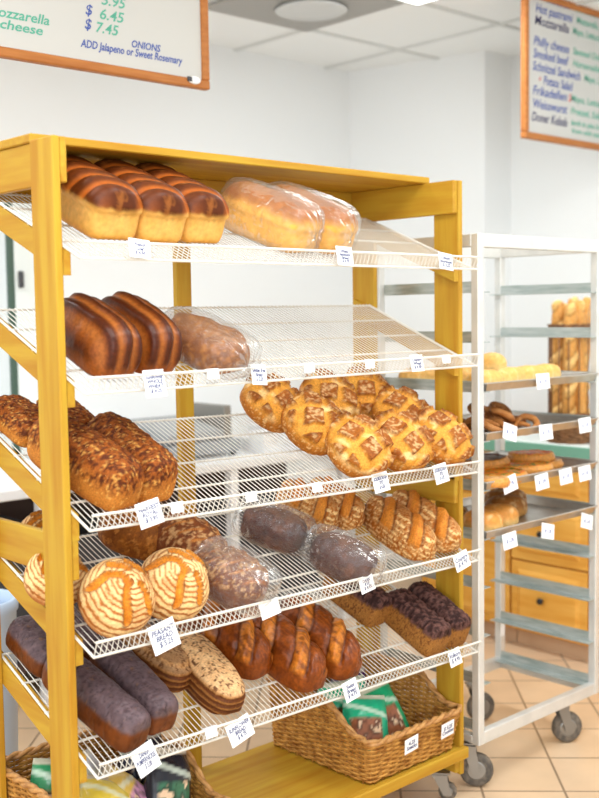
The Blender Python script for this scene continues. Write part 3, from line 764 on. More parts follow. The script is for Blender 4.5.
# ------------------------------------------------------------------ wicker baskets and snack bags
def basket_path(w, d, r=.03, n=26):
    """rounded rectangle, list of (x, y, outward normal)"""
    pts = []
    hw, hd = w / 2, d / 2
    def seg(x0, y0, x1, y1, nx, ny):
        L = math.hypot(x1 - x0, y1 - y0); k = max(2, int(L / .0105))
        for i in range(k): pts.append((x0 + (x1 - x0) * i / k, y0 + (y1 - y0) * i / k, nx, ny))
    def arc(cx, cy, a0):
        for i in range(5): a = a0 + PI / 2 * i / 5; pts.append((cx + r * math.cos(a), cy + r * math.sin(a), math.cos(a), math.sin(a)))
    seg(-hw + r, -hd, hw - r, -hd, 0, -1); arc(hw - r, -hd + r, -PI / 2)
    seg(hw, -hd + r, hw, hd - r, 1, 0); arc(hw - r, hd - r, 0)
    seg(hw - r, hd, -hw + r, hd, 0, 1); arc(-hw + r, hd - r, PI / 2)
    seg(-hw, hd - r, -hw, -hd + r, -1, 0); arc(-hw + r, -hd + r, PI)
    return pts
def wicker_basket(loc, label, w=.355, d=.400, hf=.118, hb=.192):
    t = thing('wicker_basket', label, 'basket', loc, 'wicker baskets on the bottom deck')
    base = basket_path(w - .016, d - .02, .02)
    N = len(base)
    def zr(y):
        u = (y + d / 2) / d
        return hf + (hb - hf) * (sstep(.08, .42, np.array(u)).item())
    def pt(k, z, off=0):
        x, y, nx, ny = base[k % N]
        fl = .008 * z / hf if ny > -.5 else .028 * min(1, z / hf) ** 1.3
        return Vector((x + nx * (fl + off), y + ny * (fl + off), z))
    weave = MB(); z = .008; row = 0; st = 3
    while z < hb - .004:
        run = []
        k0 = None
        ins = [zr(base[k][1]) - .004 > z for k in range(N)]
        def emit(ks, closed):
            if len(ks) < 3: return
            pts = [pt(k, z, .0030 * math.cos(PI * (k / st + row))) for k in ks]
            weave.tube(pts, .0036, 5, closed)
        if all(ins): emit(list(range(N)), True)
        else:
            s0 = next(k for k in range(N) if ins[k] and not ins[k - 1])
            ks = []
            for j in range(N + 1):
                k = s0 + j
                if ins[k % N] and j < N: ks.append(k)
                else: emit(ks, False); ks = []
        z += .0064; row += 1
    child('woven_wall', weave.mesh('woven_wall', M['wicker'], None, True), t)
    sk = MB()
    for k in range(0, N, st):
        zt = zr(base[k][1]); sk.tube([pt(k, 0, 0), pt(k, zt * .5, 0), pt(k, zt, 0)], .0028, 5)
    child('stakes', sk.mesh('stakes', M['wicker'], None, True), t)
    rim = MB()
    for ph in (0, PI):
        pts = []
        for k in range(N):
            p = pt(k, zr(base[k][1])); a = k * .9 + ph; n = Vector((base[k][2], base[k][3], 0))
            pts.append(p + n * .0045 * math.cos(a) + Vector((0, 0, .0045 * math.sin(a) + .003)))
        rim.tube(pts, .0058, 6, True)
    child('rim', rim.mesh('rim', M['wicker_rim'], None, True), t)
    bt = MB()
    for k in range(int((w - .03) / .008)):
        x = -(w - .03) / 2 + .006 + k * .008; bt.tube([(x, -(d - .04) / 2, .006), (x, (d - .04) / 2, .006)], .0045, 5)
    child('woven_bottom', bt.mesh('woven_bottom', M['wicker'], None, True), t)
    return t

def snack_bag(loc, rot, c1, c2, label, w=.11, h=.16, th=.075, seed=0):
    nu, nv = 28, 36
    u = np.linspace(-1, 1, nu); v = np.linspace(-1, 1, nv); U, V = np.meshgrid(u, v)
    bul = ((1 - np.abs(U) ** 2.6).clip(0) ** .6) * ((1 - np.abs(V * 1.06).clip(0, 1) ** 3).clip(0) ** .7)
    n = np.stack([U * 2, V * 2.6, np.zeros_like(U)], -1)
    cr = fbm(n + seed * 3, seed, 3) - .5
    F = th / 2 * bul + .022 * cr * (bul > 0.02); Bk = -th / 2 * bul + .010 * (fbm(n + 20 + seed, seed) - .5)
    sq = 1 - .06 * np.abs(V) ** 2
    A = np.stack([U * w / 2 * sq, F, V * h / 2], -1); B = np.stack([U * w / 2 * sq, Bk, V * h / 2], -1)
    def colr(W):
        Cc = np.ones((nv, nu, 3)) * K(*c1)
        win = sstep(.0, .12, .75 - np.abs(U + .1)) * sstep(.0, .1, .48 - np.abs(V + .16))
        nz = fbm(np.stack([U * 5, V * 7, U * 0], -1) + seed, seed + 2, 2)
        cont = mixc(K(*c2), K(*c2) * .35, sstep(.4, .6, nz)); cont = mixc(cont, K(232, 196, 160), sstep(.62, .72, nz))
        Cc = mixc(Cc, cont, win)
        seal = sstep(.86, .88, np.abs(V)); Cc = mixc(Cc, K(214, 200, 180), seal * .8)
        band = sstep(.0, .06, .10 - np.abs(V - .5 + .2 * U)); return mixc(Cc, K(226, 236, 220), band * .6)
    Cc = colr(1)
    me = bpy.data.meshes.new('snack_bag')
    vs = A.reshape(-1, 3).tolist() + B.reshape(-1, 3).tolist(); o = nu * nv; fs = []
    for i in range(nv - 1):
        for j in range(nu - 1):
            a, b, c, d = i * nu + j, i * nu + j + 1, (i + 1) * nu + j + 1, (i + 1) * nu + j
            fs.append((a, b, c, d)[::-1]); fs.append((a + o, b + o, c + o, d + o))
    edge = [j for j in range(nu)] + [i * nu + nu - 1 for i in range(1, nv)] + [(nv - 1) * nu + j for j in range(nu - 2, -1, -1)] + [i * nu for i in range(nv - 2, 0, -1)]
    for a, b in zip(edge, edge[1:] + edge[:1]): fs.append((a, b, b + o, a + o))
    me.from_pydata(vs, [], fs); me.update()
    at = me.color_attributes.new('crust', 'FLOAT_COLOR', 'POINT'); cc = np.ones((2 * o, 4)); cc[:o, :3] = Cc.reshape(-1, 3); cc[o:, :3] = Cc.reshape(-1, 3)
    at.data.foreach_set('color', cc.ravel().astype(np.float32)); me.polygons.foreach_set('use_smooth', [True] * len(me.polygons)); me.materials.append(M['foil'])
    ob = bpy.data.objects.new('snack_bag', me); col.objects.link(ob)
    ob.matrix_world = Matrix.Translation(loc) @ Matrix.Rotation(rot[2], 4, 'Z') @ Matrix.Rotation(rot[0], 4, 'X') @ Matrix.Rotation(rot[1], 4, 'Y')
    return tag(ob, label, 'snack bag', 'snack bags in the wicker baskets')

def baskets():
    wicker_basket((1.037, .196, .1585), 'low-fronted wicker basket with green snack bags on the right of the bottom deck')
    wicker_basket((.206, .196, .1585), 'wicker basket with yellow and black bags at the left of the bottom deck')
    g, br = (38, 168, 124), (150, 90, 60)
    for x, y, z, rx, ry, rz, lab, c1, c2, h in [
        (.950, .095, .250, .55, .1, -.5, 'green snack bag lying at the front left of the right basket', g, br, .16),
        (1.040, .115, .252, .5, -.25, -.35, 'green snack bag at the front right of the right basket, its top seal pointing right', (30, 150, 100), br, .16),
        (.950, .20, .255, .35, .1, -.55, 'green snack bag behind the front one at the left of the right basket', g, br, .16),
        (1.03, .225, .248, .35, -.1, -.3, 'teal snack bag near the middle of the right basket', (60, 190, 160), br, .15),
        (1.10, .30, .245, .2, .0, -.2, 'small purple snack bag at the back of the right basket', (78, 44, 110), (60, 30, 80), .14)]:
        snack_bag((x, y, z + .012), (-rx, ry, rz), c1, c2, lab, w=.125, h=h + .02, seed=int(x * 100))
    for x, y, z, rx, ry, rz, lab, c1, c2, h in [
        (.120, .075, .262, .7, .5, .1, 'yellow snack bag at the front of the left basket', (226, 196, 70), (224, 150, 170), .17),
        (.205, .100, .258, .8, -.3, .5, 'yellow and pink snack bag in the middle of the left basket', (230, 190, 90), (220, 160, 190), .17),
        (.290, .085, .262, .25, .3, .2, 'black snack bag at the front right of the left basket', (34, 32, 40), (60, 110, 80), .18),
        (.305, .20, .262, .2, .1, .1, 'black snack bag leaning at the right back of the left basket', (40, 36, 52), (50, 50, 60), .18),
        (.165, .215, .255, .5, .0, .3, 'silver snack bag at the back of the left basket', (200, 196, 200), (180, 150, 160), .17),
        (.095, .235, .255, .4, .2, -.3, 'green snack bag at the back left of the left basket', (52, 140, 92), (120, 90, 60), .17)]:
        snack_bag((x, y, z + .034), (-rx, ry, rz), c1, c2, lab, w=.13, h=h + .02, seed=int(x * 1000))
    for x, z, tl, ln, lab in ((.992, .262, -.10, ['4.25', 'Snacks'], 'white card on the front of the right basket, the left of two'), (1.140, .262, -.08, ['$ 3.25', 'Cookies'], 'white card on the front of the right basket, the right of two')):
        m = Matrix.Translation((x, -.0305, z - .018)) @ Matrix.Rotation(tl, 4, 'Y') @ Matrix.Rotation(.12, 4, 'X')
        price_card(ln, m, .052, .042, lab, 'cards on the right basket')

# ------------------------------------------------------------------ metal rack
RX0, RX1, RY0, RY1, RZT = 1.316, 1.942, 0.0, .40, 1.592
RK = [.170 + .1403 * k for k in range(11)]
def rail_z(k): return RK[k]
def sheet_rack():
    t = thing('tray_rack', 'silver metal rolling tray rack right of the wooden bread rack', 'tray rack', ((RX0 + RX1) / 2, .2, 0))
    p = .026
    for x0 in (RX0, RX1 - p):
        for y0 in (RY0, RY1 - p):
            MB().box((x0, y0, .135), (x0 + p, y0 + p, RZT), bev=.002).build('post', M['alu'], t)
    for y0 in (RY0, RY1 - p):
        MB().box((RX0 + p, y0 + .001, RZT - .038), (RX1 - p, y0 + p - .001, RZT), bev=.002).build('top_bar', M['alu'], t)
        MB().box((RX0 + p, y0 + .001, .135), (RX1 - p, y0 + p - .001, .172), bev=.002).build('bottom_bar', M['alu'], t)
    for x0, sx in ((RX0, 1), (RX1 - p, -1)):
        MB().box((x0 + .001, RY0 + p, RZT - .036), (x0 + p - .001, RY1 - p, RZT), bev=.002).build('side_bar', M['alu'], t)
        MB().box((x0 + .001, RY0 + p, .136), (x0 + p - .001, RY1 - p, .160), bev=.002).build('bottom_side_bar', M['alu'], t)
        for z in RK[:10]:
            # angle rail: upright flange on the posts and a ledge pointing inwards
            xi = x0 + (p if sx > 0 else 0); m = MB()
            m.box((min(xi, xi - sx * .003), RY0 + p, z - .004), (max(xi, xi - sx * .003), RY1 - p, z + .028))
            a, b = sorted((xi, xi + sx * .032)); m.box((a, RY0 + .004, z - .004), (b, RY1 - .004, z - .001))
            m.build('tray_rail', M['alu_rail'], t)
    for x, y, sw in ((RX0 + .018, .05, -.9), (RX1 - .150, .045, -.55), (RX1 - .205, RY1 - .055, -.4), (RX0 + .045, RY1 - .045, -.7)):
        castor(t, x, y, .050, .133, swivel=sw, off=.02, wd=.03)
    MB().box((RX1 - p - .001, RY1 - p - .0006, .248), (RX1 - .004, RY1 - p, .305)).build('paper_label', M['card'], t)

def sheet_tray(k, label):
    z = RK[k]; t = thing('sheet_tray', label, 'baking tray', ((RX0 + RX1) / 2, .2, z), 'baking trays in the metal rack')
    x0, x1, y0, y1 = RX0 + .030, RX1 - .030, -.006, .385
    m = MB(); h = .022; f = .010; g = .0012
    # bottom, four flared sides and a rolled rim
    m.box((x0 + f, y0 + f, z), (x1 - f, y1 - f, z + g))
    for a, b, c, d in (((x0 + f, y0 + f), (x1 - f, y0 + f), (x1, y0), (x0, y0)), ((x1 - f, y0 + f), (x1 - f, y1 - f), (x1, y1), (x1, y0)), ((x1 - f, y1 - f), (x0 + f, y1 - f), (x0, y1), (x1, y1)), ((x0 + f, y1 - f), (x0 + f, y0 + f), (x0, y0), (x0, y1))):
        m._add([(*a, z), (*b, z), (*c, z + h), (*d, z + h)], [(0, 1, 2, 3)])
        m._add([(*a, z + g), (*b, z + g), (*c, z + h), (*d, z + h)], [(3, 2, 1, 0)])
    m.build('pan', M['tray'], t)
    MB().tube([(x0, y0, z + h), (x1, y0, z + h), (x1, y1, z + h), (x0, y1, z + h)], .003, 6, True).build('rim', M['tray'], t)

def small(name, label, mesh, x, y, z, rz, group, cat='pastry', rx=0.0):
    return place(name, label, cat, mesh, Matrix.Translation((x, y, z)) @ Matrix.Rotation(rz, 4, 'Z') @ Matrix.Rotation(rx, 4, 'X'), group)
def tray_goods():
    R = math.radians
    sheet_tray(7, 'topmost baking tray in the metal rack, holding pale elongated rolls')
    sheet_tray(6, 'second baking tray from the top in the metal rack, holding pretzels')
    sheet_tray(5, 'third baking tray from the top in the metal rack, holding flat topped pastries')
    sheet_tray(4, 'lowest baking tray in the metal rack, holding round buns')
    roll = bread_mesh('long_roll', .128, .070, .055, p=2.4, q=2.1, disp=st_bun()[0], colr=st_bun(10, (230, 188, 122), (244, 220, 170))[1], nu=36, nv=44, m=M['crust_soft'])
    z = RK[7] + .003
    for x, y, r, lab in ((1.415, .055, 85, 'front left corner'), (1.555, .070, 95, 'front row, second from the left'), (1.665, .080, 78, 'front row, third from the left'), (1.775, .095, 92, 'front row, at the right'),
                         (1.41, .30, 60, 'back left corner'), (1.53, .31, 100, 'back row, left of the middle'), (1.48, .18, 75, 'second row on the left')):
        small('long_roll', 'pale elongated roll on the topmost tray, ' + lab, roll, x, y, z, R(r), 'elongated rolls on the topmost tray', 'roll')
    bun = bread_mesh('round_roll', .09, .085, .065, p=2.1, q=2.1, disp=st_bun()[0], colr=st_bun(11, (236, 194, 126), (246, 222, 174))[1], nu=32, nv=36, m=M['crust_soft'])
    small('round_roll', 'round pale roll propped on other rolls on the topmost metal tray', bun, 1.60, .17, z + .03, .3, None, 'roll')
    # pretzels
    z = RK[6] + .003
    cp = [(-.025, -.046, .012), (-.012, -.022, .020), (.006, .002, .022), (.022, .024, .014), (.045, .036, .012), (.066, .018, .012), (.060, -.018, .012), (.032, -.044, .012), (0, -.052, .012), (-.032, -.044, .012), (-.060, -.018, .012), (-.066, .018, .012), (-.045, .036, .012), (-.022, .024, .014), (-.006, .002, .012), (.012, -.022, .022), (.025, -.046, .028)]
    pts = []; rad = []; n = len(cp)
    for i in range(n - 1):
        a, b, c, d = (Vector(cp[max(0, min(n - 1, i + q))]) for q in (-1, 0, 1, 2))
        for q in range(5):
            u = q / 5; pts.append(.5 * ((2 * b) + (c - a) * u + (2 * a - 5 * b + 4 * c - d) * u * u + (3 * b - a - 3 * c + d) * u ** 3)); rad.append(.0050 + .0058 * math.sin(PI * (i + u) / (n - 1)) ** .7)
    pm = MB().tube(pts, rad, 10).mesh('pretzel', mat('pretzel_crust', (170, 104, 48), .5, spec=.2, noise=(40, (206, 146, 88), .8), bump=(160, .3)), None, True)
    for x, y, dz, r, lab in ((1.43, .07, 0, 20, 'front left of the heap'), (1.53, .075, 0, -30, 'front right of the heap'), (1.48, .12, .03, 70, 'lying across the front two'), (1.41, .18, 0, 120, 'behind the front left one'), (1.54, .18, .03, -10, 'top of the heap at the back')):
        small('pretzel', 'brown pretzel on the second metal tray, ' + lab, pm, x + .06, y, z + dz + .014, R(r), 'pretzels on the second tray', rx=.45)
    st = bread_mesh('pretzel_stick', .17, .035, .028, p=3, q=2.1, colr=st_batard(22, ((176, 108, 52), (140, 78, 34)), ((214, 160, 100), (190, 130, 70)), 0, 4, 0)[1], nu=28, nv=44, m=M['crust_soft'])
    for x, y, r, lab in ((1.62, .20, 55, 'nearest the pretzels'), (1.67, .21, 58, 'middle one'), (1.72, .225, 60, 'farthest right')):
        small('pretzel_stick', 'brown baked stick on the second metal tray, ' + lab, st, x, y, z, R(r), 'baked sticks on the second tray')
    dm = MB(); n = 40
    pr = [(.0, .0), (.038, .0)]
    ring = [((.05 + .003 * math.cos(10 * 2 * PI * k / n)) * math.cos(2 * PI * k / n), (.05 + .003 * math.cos(10 * 2 * PI * k / n)) * math.sin(2 * PI * k / n)) for k in range(n)]
    dm.prism(ring, 2, 0, .0012)
    tag(place('paper_doily', 'white paper doily at the front of the second metal tray', 'doily', dm.mesh('paper_doily', M['card']), Matrix.Translation((1.56, .075, z))))
    # flat topped pastries
    z = RK[5] + .003
    def flat(seed, c1, c2, c3, L, Wd, Hh=.026):
        def colr(c):
            n = fbm(c['n'] * 3 + seed, seed); n2 = fbm(c['n'] * 7 + seed, seed + 2, 2); r = np.hypot(c['x'], c['y'])
            a = mixc(K(*c1), K(*c2), sstep(.35, .65, n)); a = mixc(a, K(*c3), sstep(.58, .66, n2))
            return mixc(a, K(222, 164, 96), np.maximum(sstep(.86, .95, r), 1 - sstep(.15, .35, c['z'])))
        def disp(c): r = np.hypot(c['x'], c['y']); return .005 * sstep(.75, .85, r) * (1 - sstep(.93, 1, r)) + .004 * (fbm(c['n'] * 6 + seed, seed) - .5)
        return bread_mesh('topped_flatbread', L, Wd, Hh, p=2.4, q=2.4, f=.5, disp=disp, colr=colr, nu=60, nv=60, m=M['crust_gloss'])
    A = flat(1, (232, 136, 30), (244, 176, 60), (110, 140, 50), .19, .15)
    Bm = flat(2, (110, 56, 36), (78, 44, 34), (150, 90, 50), .21, .15, .03)
    Cm = flat(3, (246, 140, 30), (236, 118, 24), (246, 180, 70), .15, .13, .03)
    Dm = flat(4, (220, 170, 120), (240, 206, 160), (200, 120, 60), .15, .11)
    for nm, lab, me, x, y, dz, r in (('topped_flatbread', 'orange topped flatbread at the front of the third metal tray', A, 1.51, .075, 0, 90), ('topped_flatbread', 'dark brown topped flatbread lying on another, at the left back of the third metal tray', Bm, 1.575, .20, .022, 85),
                               ('topped_flatbread', 'bright orange round flatbread at the right of the third metal tray', Cm, 1.79, .16, .02, 60), ('topped_flatbread', 'pale crumbly flatbread at the front left corner of the third metal tray', Dm, 1.405, .05, 0, 20),
                               ('topped_flatbread', 'green and orange flatbread in the middle of the third metal tray', A, 1.68, .115, .004, 40), ('topped_flatbread', 'pale flatbread under the bright orange one on the third metal tray', Dm, 1.80, .13, 0, 70), ('topped_flatbread', 'orange flatbread at the left back of the third metal tray', A, 1.46, .23, 0, 100)):
        small(nm, lab, me, x, y, z + dz, R(r), 'flat pastries on the third tray')
    # buns
    z = RK[4] + .003
    def bn(seed, t1, l1, L, Wd, H): return bread_mesh('bun', L, Wd, H, p=2.3, q=2.2, f=.4, disp=st_bun(seed)[0], colr=st_bun(seed, t1, l1)[1], nu=44, nv=48, m=M['crust_soft'])
    a = bn(1, (220, 160, 92), (240, 206, 150), .12, .105, .066); b = bn(2, (172, 118, 66), (206, 160, 104), .14, .105, .066); c = bn(3, (150, 104, 64), (190, 146, 98), .12, .11, .066)
    for me, x, y, r, lab in ((a, 1.415, .062, 10, 'pale one at the front left corner'), (a, 1.52, .085, 40, 'pale one beside the front left corner'), (c, 1.43, .20, 0, 'darker one behind the front pair'), (b, 1.665, .165, 70, 'oblong brown one in the middle'), (b, 1.775, .25, 60, 'oblong brown one behind the middle one')):
        small('bun', 'round floury bun on the lowest metal tray, ' + lab, me, x, y, z, R(r), 'buns on the lowest tray', 'bun')
    for x, zz, tl, k, lab in [(1.607, 1.168, 0, 7, 'under the elongated rolls'), (1.445, 1.030, .5, 6, 'tilted one below the pretzels'), (1.623, 1.015, 0, 6, 'middle of the tray edge'), (1.831, 1.019, -.05, 6, 'right end of the tray edge'),
                           (1.445, .880, -.3, 5, 'leftmost of four'), (1.603, .868, -.1, 5, 'second of four'), (1.728, .870, -.08, 5, 'third of four'), (1.832, .868, -.05, 5, 'rightmost of four'),
                           (1.445, .715, -.1, 4, 'left'), (1.634, .714, .4, 4, 'middle'), (1.845, .714, .5, 4, 'right')]:
        tn = {7: 'topmost', 6: 'second', 5: 'third', 4: 'lowest'}[k]
        price_card(['$ 1.75'], Matrix.Translation((x, -.012, zz)) @ Matrix.Rotation(tl * .6, 4, 'Y') @ Matrix.Rotation(-.12, 4, 'X'), .066, .046, 'white price card on the %s metal tray, %s' % (tn, lab), 'price cards on the metal trays', 'ink_blue', .014)

# ------------------------------------------------------------------ counter, cabinets, baguette basket
CX = 2.52
def counter():
    def panel(parent, name, y0, y1, z0, z1, knob):
        g = .004; m = MB(); y0 += g; y1 -= g; z0 += g; z1 -= g
        m.box((CX - .018, y0, z0), (CX, y1, z1), bev=.003)
        b = .032
        m.prism([(y0 + b, z0 + b), (y1 - b, z0 + b), (y1 - b, z1 - b), (y0 + b, z1 - b)], 0, CX - .0182, CX - .018)
        v = [(CX - .018, y0 + b, z0 + b), (CX - .018, y1 - b, z0 + b), (CX - .018, y1 - b, z1 - b), (CX - .018, y0 + b, z1 - b), (CX - .028, y0 + b + .016, z0 + b + .016), (CX - .028, y1 - b - .016, z0 + b + .016), (CX - .028, y1 - b - .016, z1 - b - .016), (CX - .028, y0 + b + .016, z1 - b - .016)]
        m._add(v, [(4, 7, 6, 5), (0, 4, 5, 1), (1, 5, 6, 2), (2, 6, 7, 3), (3, 7, 4, 0)])
        p = m.build(name, M['cab'], parent)
        ky, kz = knob
        MB().lathe([(.006, 0), (.006, .012), (.013, .016), (.014, .022), (.010, .028)], 14, Matrix.Translation((CX - .026, ky, kz)) @ Matrix.Rotation(-PI / 2, 4, 'Y')).build('knob', M['black'], p)
    for y0, y1, kind, lab in ((.40, .765, 'drawers', 'honey wood base cabinet with three drawers under the teal-edged counter'), (.768, 1.25, 'door', 'honey wood base cabinet with a panelled door, left of the drawer unit under the counter'), (-.12, .397, 'door', 'honey wood base cabinet at the right end of the counter, behind the tray rack post'), (-.60, -.123, 'door', 'honey wood base cabinet nearest the viewer along the counter')):
        t = thing('base_cabinet', lab, 'cabinet', (CX + .3, (y0 + y1) / 2, 0), 'base cabinets under the counter')
        MB().box((CX, y0 + .001, .07), (3.16, y1 - .001, .80)).build('carcass', M['cab'], t)
        MB().box((CX + .03, y0 + .001, 0), (3.16, y1 - .001, .069)).build('kickboard', M['cab_kick'], t)
        if kind == 'drawers':
            for z0, z1 in ((.075, .365), (.365, .615), (.615, .795)): panel(t, 'drawer', y0, y1, z0, z1, ((y0 + y1) / 2 + .02, (z0 + z1) / 2))
        else:
            panel(t, 'drawer', y0, y1, .615, .795, ((y0 + y1) / 2, .705)); panel(t, 'door', y0, y1, .075, .615, (y0 + .05, .55))
    t = thing('counter_top', 'pale counter top with a teal front edge on the honey wood cabinets', 'counter top', (2.95, .3, .80))
    MB().box((CX - .045, -.60, .801), (3.20, 1.26, .858), bev=.004).build('slab', M['top_white'], t)
    MB().box((CX - .054, -.60, .806), (CX - .0455, 1.26, .853), bev=.002).build('edge_band', M['teal'], t)

def baguette_basket():
    cx, cy, z0 = BQ; t = thing('baguette_stand', 'tall round stand with wicker base and rods on the counter, full of baguettes', 'basket', (cx, cy, z0))
    r = .088; w = MB(); n = 48
    def ringrows(za, zb, rr):
        z = za; k = 0
        while z < zb:
            w_pts = [(( rr + .003 * math.cos(PI * (i / 2 + k))) * math.cos(2 * PI * i / n), (rr + .003 * math.cos(PI * (i / 2 + k))) * math.sin(2 * PI * i / n), z) for i in range(n)]
            mb.tube(w_pts, .0048, 5, True); z += .0085; k += 1
    mb = MB(); ringrows(.004, .115, r); mb.lathe([(r, .002), (r, .006)], 24); child('woven_base', mb.mesh('woven_base', M['wicker_dark'], None, True), t)
    mb = MB(); ringrows(.425, .462, r); child('woven_rim', mb.mesh('woven_rim', M['wicker_dark'], None, True), t)
    for k in range(14):
        a = 2 * PI * k / 14; x, y = r * math.cos(a), r * math.sin(a)
        child('rod', MB().tube([(x, y, .0), (x, y, .44)], .0032, 6).mesh('rod', M['wicker_dark'], None, True), t)
    wire = MB().tube([(-.03, -.09, .46), (-.034, -.094, .50), (-.024, -.096, .535), (.006, -.096, .54), (.012, -.096, .52)], .0012, 5).mesh('wire_hook', M['steel']); child('wire_hook', wire, t)
    d, c = st_batard(31, ((228, 178, 112), (206, 148, 80)), ((244, 212, 160), (230, 188, 126)), .3, 5, .2)
    bm = bread_mesh('baguette', .53, .058, .050, p=5, q=2.1, f=.5, flat=1, disp=d, colr=c, nu=32, nv=90, m=M['crust_soft'])
    for k, (dx, dy, tx, ty, lab) in enumerate([(-.045, -.02, .05, -.06, 'leftmost in front'), (.0, -.04, -.08, .04, 'front middle'), (.045, -.015, .03, .1, 'right front'), (.02, .035, -.04, .05, 'back middle'), (-.03, .04, .02, -.04, 'back left'), (.055, .03, -.02, .02, 'back right')]):
        m = Matrix.Translation((cx + dx, cy + dy, z0 + .275 + .012 * (k % 3))) @ Matrix.Rotation(tx, 4, 'X') @ Matrix.Rotation(ty, 4, 'Y') @ Matrix.Rotation(PI / 2, 4, 'X') @ Matrix.Rotation(k * 1.3, 4, 'Y') @ Matrix.Translation((0, 0, -.025))
        place('baguette', 'golden baguette standing in the tall wicker stand, ' + lab, 'baguette', bm, m, 'baguettes in the stand')
BQ = (2.575, .525, .858)

# ------------------------------------------------------------------ hanging whiteboards
BY = .75
def board(x0, x1, z0, z1, label, lines, name='menu_board'):
    t = thing(name, label, 'menu board', ((x0 + x1) / 2, BY, z0)); f = .026
    MB().box((x0 + f, BY - .004, z0 + f), (x1 - f, BY + .008, z1 - f)).build('panel', M['board'], t)
    for nm, a, b in (('frame', (x0, z0), (x1, z0 + f)), ('frame', (x0, z1 - f), (x1, z1)), ('frame', (x0, z0 + f), (x0 + f, z1 - f)), ('frame', (x1 - f, z0 + f), (x1, z1 - f))):
        MB().box((a[0], BY - .014, a[1]), (b[0], BY + .014, b[1]), bev=.004).build(nm, M['board_wood'], t)
    for s in (.2, .8):
        x = x0 + (x1 - x0) * s; MB().tube([(x, BY, z1 - .01), (x, BY, 2.65)], .002, 5).build('hanger', M['steel'], t)
    for body, x, z, size, ink, wd in lines:
        me = text_mesh(body, size, 'LEFT', .22, .0006)
        if wd:
            xs = [v.co.x for v in me.vertices]; me.transform(Matrix.Scale(wd / (max(xs) - min(xs)), 4, (1, 0, 0)))
        me.transform(Matrix.Translation((x - t.location.x, -.0046, z - t.location.z)) @ Matrix.Rotation(PI / 2, 4, 'X'))
        child('lettering', me, t, M[ink])
    return t
def boards():
    zb = 2.052
    x1 = .972
    L = board(-.26, x1, zb, 2.60, 'large oak-framed whiteboard hanging at the upper left, with prices in teal and blue', [
        ('Hot Mozzarella', .175, 2.166, .036, 'ink_teal', .26), ('Sweet cheese', .165, 2.136, .034, 'ink_teal', .25),
        ('$', .548, 2.216, .04, 'ink_blue', 0), ('5.95', .60, 2.252, .04, 'ink_teal', .08), ('6.45', .592, 2.212, .040, 'ink_teal', .08), ('$', .544, 2.177, .04, 'ink_blue', 0), ('7.45', .578, 2.174, .040, 'ink_teal', .075),
        ('ONIONS', .696, 2.147, .028, 'ink_blue', .10), ('ADD Jalapeno or Sweet Rosemary', .532, 2.1235, .030, 'ink_blue', .345)])
    m = MB().lathe([(.0001, 0), (.016, 0), (.014, .004), (.0001, .005)], 20, Matrix.Translation((x1 - .062, BY - .0145, zb + .020)) @ Matrix.Diagonal((1.5, 1, .75, 1)) @ Matrix.Rotation(PI / 2, 4, 'X'))
    b = m.build('badge', M['card'], L, True); b['label'] = 'small white oval badge on the frame corner'
    MB().box((x1 - .088, BY - .0198, zb + .014), (x1 - .072, BY - .0150, zb + .028), bev=.001).build('badge_mark', M['charcoal'], b)
    x0 = 2.563; tx = x0 + .058
    ls = [('Reuben', tx + .10, 2.634, .05, 'ink_blue', .16), ('Sauerkraut, Swiss', tx + .30, 2.632, .04, 'ink_teal', .24)]
    for a, dx, z, c, wd, b2, wb in (('Hot pastrami', .02, 2.585, 'ink_blue', .26, 'Mozzarella, Tomato', .30), ('Mozzarella', .012, 2.537, 'ink_dark', .24, 'Mayo, Lettuce, Salsa', .30), ('Philly cheese', .006, 2.455, 'ink_blue', .25, 'Sauteed Onion', .24), ('Smoked beef', .004, 2.405, 'ink_blue', .25, 'Horseradish', .22),
                              ('Schnitzel Sandwich', 0, 2.355, 'ink_blue', .34, 'Mayo, Lettuce', .22), ('Potato Salad', .075, 2.306, 'ink_blue', .21, '', 0), ('Frikadellen', 0, 2.259, 'ink_blue', .24, 'Mayo, Lettuce', .26), ('Weisswurst', 0, 2.207, 'ink_blue', .24, 'Pretzel, Salad', .26), ('Doner Kebab', -.006, 2.154, 'ink_dark', .25, 'lamb in pita bread', .28)):
        ls.append((a, tx + dx, z, .052, c, wd))
        if b2: ls.append((b2, tx + dx + wd + .03, z - (.0 if a != 'Doner Kebab' else -.006), .04 if a != 'Doner Kebab' else .032, 'ink_teal', wb))
    ls += [('*', tx + .04, 2.302, .04, 'ink_pink', 0), ('$', tx + .252, 2.259, .045, 'ink_pink', 0), ('from with tzatziki', tx + .28, 2.126, .030, 'ink_teal', .27)]
    board(x0, 3.40, zb + .012, 2.648, 'oak-framed whiteboard at the upper right with a handwritten sandwich list', ls)

